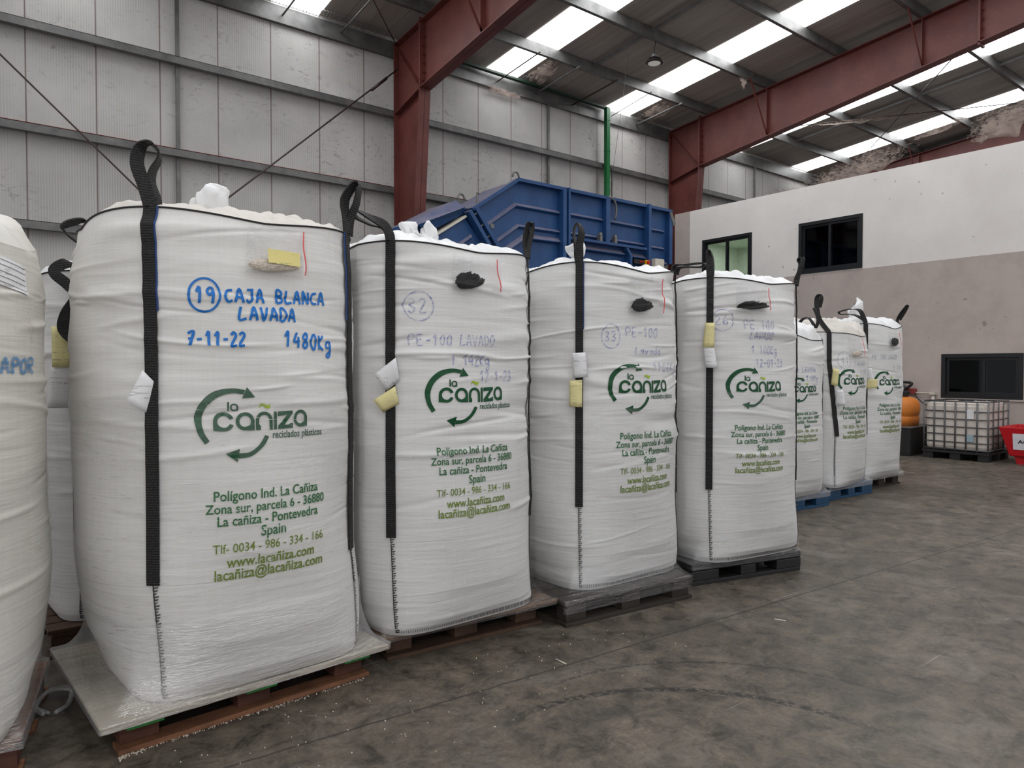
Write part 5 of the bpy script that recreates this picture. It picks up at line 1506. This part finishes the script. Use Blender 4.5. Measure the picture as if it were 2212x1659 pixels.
# the soiled bag at the frame edge and the one in the shade behind
b0 = Bag(11, (-0.297, 3.69), -8.0, 0.152, 1.98, 0.90, 0.90, 'soiled white bulk bag with a printed label, cut off by the photo edge', M['fabric_old'], (190, 300), 90, dip=0.0, slump=lambda th: -0.12 * np.clip(np.cos(th + 0.5), 0, 1) ** 2)
b0.top(M['fabric_old'], 0.10, 0.03, 4, cord=False)
b0.strap(-1, -1, 0.5, [(0.0, 0.1, 0, 0.3), (0.05, 0.2, 0, 0.5), (0.1, 0.1, 0, 0.8), (0.05, 0, 0, .5)], 0.026, True)
b0.wrap(1.0, DECK[0], 0.30, zbot=0.06)
b8 = Bag(12, (0.95, 4.99), 0.0, 0.15, 1.93, 0.90, 0.88, 'white bulk bag in the shade behind the nearest bag, with coiled black strap', M['fabric_b'], (130, 190), 60)
b8.top(M['liner'], 0.08, 0.03, 5)
b8.strap(-1, -1, 0.5, [(0.0, 0.03, -0.02, 0.1), (-0.06, 0.02, -0.06, 0.5), (-0.10, -0.03, -0.09, 0.4), (-0.04, -0.09, -0.08, 0.2), (0.0, -0.15, -0.08, 0.1), (-0.05, -0.25, -0.08, 0.1), (-0.06, -0.33, -0.08, 0.2), (0.0, -0.39, -0.08, 0.4), (0.05, -0.36, -0.07, 0.6)], 0.028, dth=0.08)
b8.tag_paper(-1, 1.50, [(-0.05, -0.10), (0.04, -0.10), (0.05, 0.12), (-0.05, 0.12)], M['tag_y'], 0.04)
b8.tag_paper(-1, 1.32, [(-0.08, -0.14), (0.04, -0.14), (0.05, 0.10), (-0.06, 0.10)], M['tag_w'], 0.03)
b8.wrap(0.9, None, 0.1)

# ------------------------------------------------------------------ floor litter
def film_scrap():
    m = MB()
    for k, r_ in enumerate((0.011, 0.007)):
        pts = smooth_path([(0.30 + 0.02 * k, 3.74, 0.012), (0.275, 3.80 + 0.02 * k, 0.03), (0.33, 3.90, 0.05), (0.42, 3.93 - 0.03 * k, 0.03), (0.40, 3.80, 0.012), (0.34, 3.73, 0.012)], 6)
        m.tube(pts, r_, 6)
    tag(m.build('film_scrap', M['wrap_low'], smooth=True), 'twisted scrap of clear film on the floor beside the nearest pallet', 'plastic scrap')
film_scrap()
def grains():
    rg = random.Random(5); m = MB()
    for k in range(420):
        if rg.random() < 0.7:
            u = rg.random(); x = 0.50 + 1.1 * u * u; y = 3.165 + 0.065 * u - abs(rg.gauss(0, 0.012)) - 0.004
        else:
            x = rg.uniform(-0.1, 3.2); y = rg.uniform(2.4, 3.1)
        r_ = rg.uniform(0.0015, 0.0032)
        m.add([(x - r_, y - r_, 0), (x + r_, y - r_, 0), (x + r_, y + r_, 0), (x - r_, y + r_, 0), (x, y, r_ * 1.8)], [(0, 1, 4), (1, 2, 4), (2, 3, 4), (3, 0, 4), (3, 2, 1, 0)])
    o = m.build('spilled_pellets', M['pel_w'])
    tag(o, 'spilled pale plastic pellets on the floor in front of the pallets', 'pellets', None, 'stuff')
grains()
for p, q, lab in (((2.50, 2.80, 0.004), (2.50, 2.72, 0.004), 'pale straw lying on the floor in front of the bag marked 33'), ((3.96, 2.42, 0.003), (3.99, 2.36, 0.003), 'tiny pale splinter on the floor near the aisle joint')):
    rod(p, q, 0.0035, M['cream'], lab, 'splinter', 'floor_splinter')

# ------------------------------------------------------------------ far right group
def ibc():
    e = empty('liquid_container', (13.28 + 0.48, 4.80, 0), 0, 'square milky liquid container in a steel cage on a dark pallet', 'container')
    a, b = 0.46, 0.49                       # half depth (x), half width (y)
    m = MB(); m.box(-a + 0.014, a - 0.014, -b + 0.014, b - 0.014, 0.165, 0.972); m.build('tank', M['ibc'], e, bevel=0.07)
    MB().lathe([(0.11, 0.955), (0.11, 0.985), (0.10, 0.99)], (0, 0, 0), 20).build('filler_cap', M['black'], e)
    zs = [0.30, 0.43, 0.56, 0.69, 0.82]
    m = MB()
    for z in zs:
        m.tube([(-a, -b, z), (a, -b, z), (a, b, z), (-a, b, z), (-a, -b, z)], 0.010, 6)
    for z in (0.18, 0.985):
        m.tube([(-a, -b, z), (a, -b, z), (a, b, z), (-a, b, z), (-a, -b, z)], 0.014, 6)
    for k in range(7):
        f = -b + 2 * b * k / 6
        for x in (-a, a):
            m.tube([(x, f, 0.14), (x, f, 0.985)], 0.013, 6)
    for k in range(1, 4):
        f = -a + 2 * a * k / 4
        for y in (-b, b):
            m.tube([(f, y, 0.14), (f, y, 0.985)], 0.010, 6)
    m.build('cage', M['cage'], e, True)
    pl = MB()
    pl.box(-a - 0.02, a + 0.02, -b - 0.02, b + 0.02, 0.11, 0.15)
    for y in (-b + 0.07, 0, b - 0.07):
        for x in (-a + 0.07, 0, a - 0.07):
            pl.box(x - 0.07, x + 0.07, y - 0.08, y + 0.08, 0.0, 0.11)
    pl.build('base_pallet', M['plastic_k'], e)
    MB().box(-a - 0.012, -a - 0.008, -0.28, -0.18, 0.70, 0.86).build('white_label', M['tag_w'], e)
    MB().box(-a - 0.012, -a - 0.008, -0.28, -0.18, 0.32, 0.44).build('blue_label', simple('pale_blue_label', (150, 170, 182), 0.6), e)
ibc()
e = empty('bund_box', (13.75, 6.1, 0), 0, 'black open bund box on the floor under the orange tank', 'box')
m = MB(); m.box(-0.55, 0.55, -0.62, 0.62, 0, 0.03)
m.box(-0.55, -0.51, -0.62, 0.62, 0.03, 0.49).box(0.51, 0.55, -0.62, 0.62, 0.03, 0.49).box(-0.51, 0.51, -0.62, -0.58, 0.03, 0.49).box(-0.51, 0.51, 0.58, 0.62, 0.03, 0.49)
m.build('bund_shell', M['plastic_k'], e, bevel=0.01)
MB().box(-0.57, 0.57, -0.64, 0.64, 0.49, 0.505).build('bund_rim', M['cage'], e)
e = empty('orange_tank', (13.72, 6.02, 0.505), 0, 'squat orange plastic tank with black screw cap standing on the black box', 'tank')
MB().lathe([(0.44, 0.0), (0.455, 0.10), (0.45, 0.16), (0.435, 0.175), (0.45, 0.19), (0.465, 0.28), (0.455, 0.40), (0.41, 0.475), (0.33, 0.515), (0.20, 0.535)], n=40).build('tank_body', M['orange'], e, True)
MB().lathe([(0.11, 0.535), (0.11, 0.575), (0.13, 0.58), (0.13, 0.62), (0.12, 0.625)], (-0.05, -0.20, 0), 24).build('screw_cap', M['black'], e)
MB().box(-0.445, -0.42, -0.22, -0.10, 0.34, 0.41).build('white_label', M['tag_w'], e)
# pump and pipework on the wall
e = empty('wall_pump', (14.70, 6.3, 0.95), 0, 'black pump with angled hose fixed to the wall above the orange tank', 'pump')
MB().tube([(0, -0.05, 0.22), (-0.12, -0.05, 0.22)], 0.07, 16).build('pump_motor', M['galv_dark'], e, True)
m = MB(); m.tube(smooth_path([(-0.05, 0.5, 0.31), (-0.05, 0.1, 0.32), (-0.05, -0.18, 0.32), (-0.06, -0.24, 0.28), (-0.08, -0.05, 0.13), (-0.14, 0.12, 0.02), (-0.3, 0.2, -0.02)], 6), 0.026, 8)
m.build('suction_hose', M['black'], e, True)
m = MB(); m.tube(smooth_path([(-0.02, -0.02, 0.14), (-0.03, -0.08, 0.02), (-0.03, -0.12, -0.08)], 6), 0.022, 8); m.build('outlet_pipe', M['black'], e, True)
m = MB(); m.box(-0.03, 0.09, -0.28, 0.12, 0.10, 0.20); m.build('bracket', M['redpipe'], e)
MB().tube([(-0.05, 0.0, 0.32), (-0.05, 0.0, 0.42)], 0.018, 8).build('valve', M['stop'], e)
m = MB(); m.tube(smooth_path([(0.0, -0.25, 0.18), (0.02, -0.32, 0.02), (0.03, -0.5, -0.12), (0.04, -0.72, -0.17), (0.05, -0.86, -0.08)], 6), 0.009, 6); m.build('power_cable', M['black'], e, True)
e = empty('wall_pipe', (14.74, 5.71, 0), 0, 'thin pale pipe running down the wall between tank and caged container', 'pipe')
MB().tube([(0, 0, 0.0), (0, 0, 1.05)], 0.03, 10).build('riser', M['cream'], e, True)
MB().tube([(0.0, 0, 1.07), (0.0, 1.2, 1.07)], 0.010, 8).build('branch', M['cream'], e, True)
MB().box(-0.05, 0.05, -0.05, 0.05, 1.04, 1.09).build('elbow', M['cream'], e)
# red bin
def red_bin():
    e = empty('red_bin', (13.80, 3.55, 0), 0, 'red plastic tub with a white paper notice, cut off at the picture border', 'bin')
    m = MB()
    t = [(-0.45, -0.66), (0.45, -0.66), (0.45, 0.64), (-0.45, 0.64)]
    q = [(-0.38, -0.50), (0.38, -0.50), (0.38, 0.50), (-0.38, 0.50)]
    vs = [(x, y, 0.60) for x, y in t] + [(x, y, 0.13) for x, y in q] + [(x * 0.93, y * 0.95, 0.60) for x, y in t] + [(x * 0.93, y * 0.93, 0.16) for x, y in q]
    fs = [(4, 5, 6, 7), (15, 14, 13, 12)]
    for i in range(4):
        j = (i + 1) % 4
        fs += [(i, i + 4, j + 4, j), (i + 8, j + 8, j + 12, i + 12), (i, j, j + 8, i + 8)]
    m.add(vs, fs); m.build('tub', M['binred'], e, bevel=0.015)
    for y in (-0.36, 0.36):
        for x in (-0.28, 0.28):
            MB().prism([(y - 0.10, 0.14), (y + 0.10, 0.14), (y + 0.05, 0.0), (y - 0.05, 0.0)], x - 0.05, x + 0.05)
            m = MB(); m.add([(x + a, y + b_, z) for a in (-0.05, 0.05) for b_, z in ((-0.09, 0.14), (0.09, 0.14), (0.045, 0.0), (-0.045, 0.0))], [(0, 1, 2, 3), (7, 6, 5, 4), (0, 4, 5, 1), (1, 5, 6, 2), (2, 6, 7, 3), (3, 7, 4, 0)])
            m.build('foot', M['binred'], e)
    # notice on the side facing the aisle
    def fp(y, z):
        f = (0.60 - z) / 0.47
        return (-0.45 + 0.07 * f - 0.006, y, z)
    m = MB(); m.add([fp(0.44, 0.50), fp(-0.30, 0.50), fp(-0.30, 0.24), fp(0.44, 0.24)], [(0, 1, 2, 3)])
    no = m.build('paper_notice', simple('notice_paper', (222, 220, 224), 0.7), e)
    cu = bpy.data.curves.new('txt', 'FONT'); cu.body = 'ACEITES'; cu.size = 0.085; cu.offset = 0.002
    ob = bpy.data.objects.new('txt', cu); COL.objects.link(ob)
    me = bpy.data.meshes.new_from_object(ob.evaluated_get(bpy.context.evaluated_depsgraph_get()))
    bpy.data.objects.remove(ob); bpy.data.curves.remove(cu)
    for v in me.vertices:
        p = fp(0.37 - v.co.x * 1.25, 0.345 + v.co.y * 0.9); v.co = (p[0] - 0.003, p[1], p[2])
    put('notice_lettering', me, M['black'], no)
red_bin()

# the printed label and the marker word on the soiled bag
def soiled_bag_marks():
    V = []; F = []
    s = b0
    # corner panel faces the camera: lay the marks on the body by angle and height
    def onbody(dx, z, off=0.004, th0=0.0):
        th = th0 + dx
        r = float(s.rad(np.array(th), np.array(z / s.h)) + s.disp(np.array(th), np.array(z))) + off
        return (r * math.cos(th), r * math.sin(th), z)
    K = 1 / 0.56
    def quad(name, x0, x1, z0, z1, mat, off, tilt=0.0, parent=None, th0=-0.60):
        n = 8; vs = []
        for j in range(n):
            for i in range(n):
                u, v = i / (n - 1), j / (n - 1)
                vs.append(onbody((x0 + (x1 - x0) * u) * K, z0 + (z1 - z0) * v + tilt * u, off, th0))
        me = bpy.data.meshes.new(name)
        me.from_pydata(vs, [], [(j * n + i, j * n + i + 1, j * n + n + i + 1, j * n + n + i) for j in range(n - 1) for i in range(n - 1)]); me.update()
        return put(name, me, mat, parent or s.fabric)
    lab = quad('printed_label', -0.06, 0.085, 1.705, 1.815, M['tag_w'], 0.006, -0.03)
    for z in (1.715, 1.735, 1.755, 1.78, 1.80):
        quad('label_rule', -0.055, 0.078, z, z + 0.002, M['thread'], 0.008, -0.028, lab)
    VV, FF = [], []
    s.write(VV, FF, 'TAPOR', -0.09, 0.11, 1.375, 0.055, 0.006)
    vs = [onbody(v[0] * K, v[1], 0.005, -0.60) for v in VV]
    me = bpy.data.meshes.new('marker_word'); me.from_pydata(vs, [], FF); me.update()
    put('marker_word', me, mat_print('worn_blue_ink', (84, 130, 172), 0.2), s.fabric)
soiled_bag_marks()
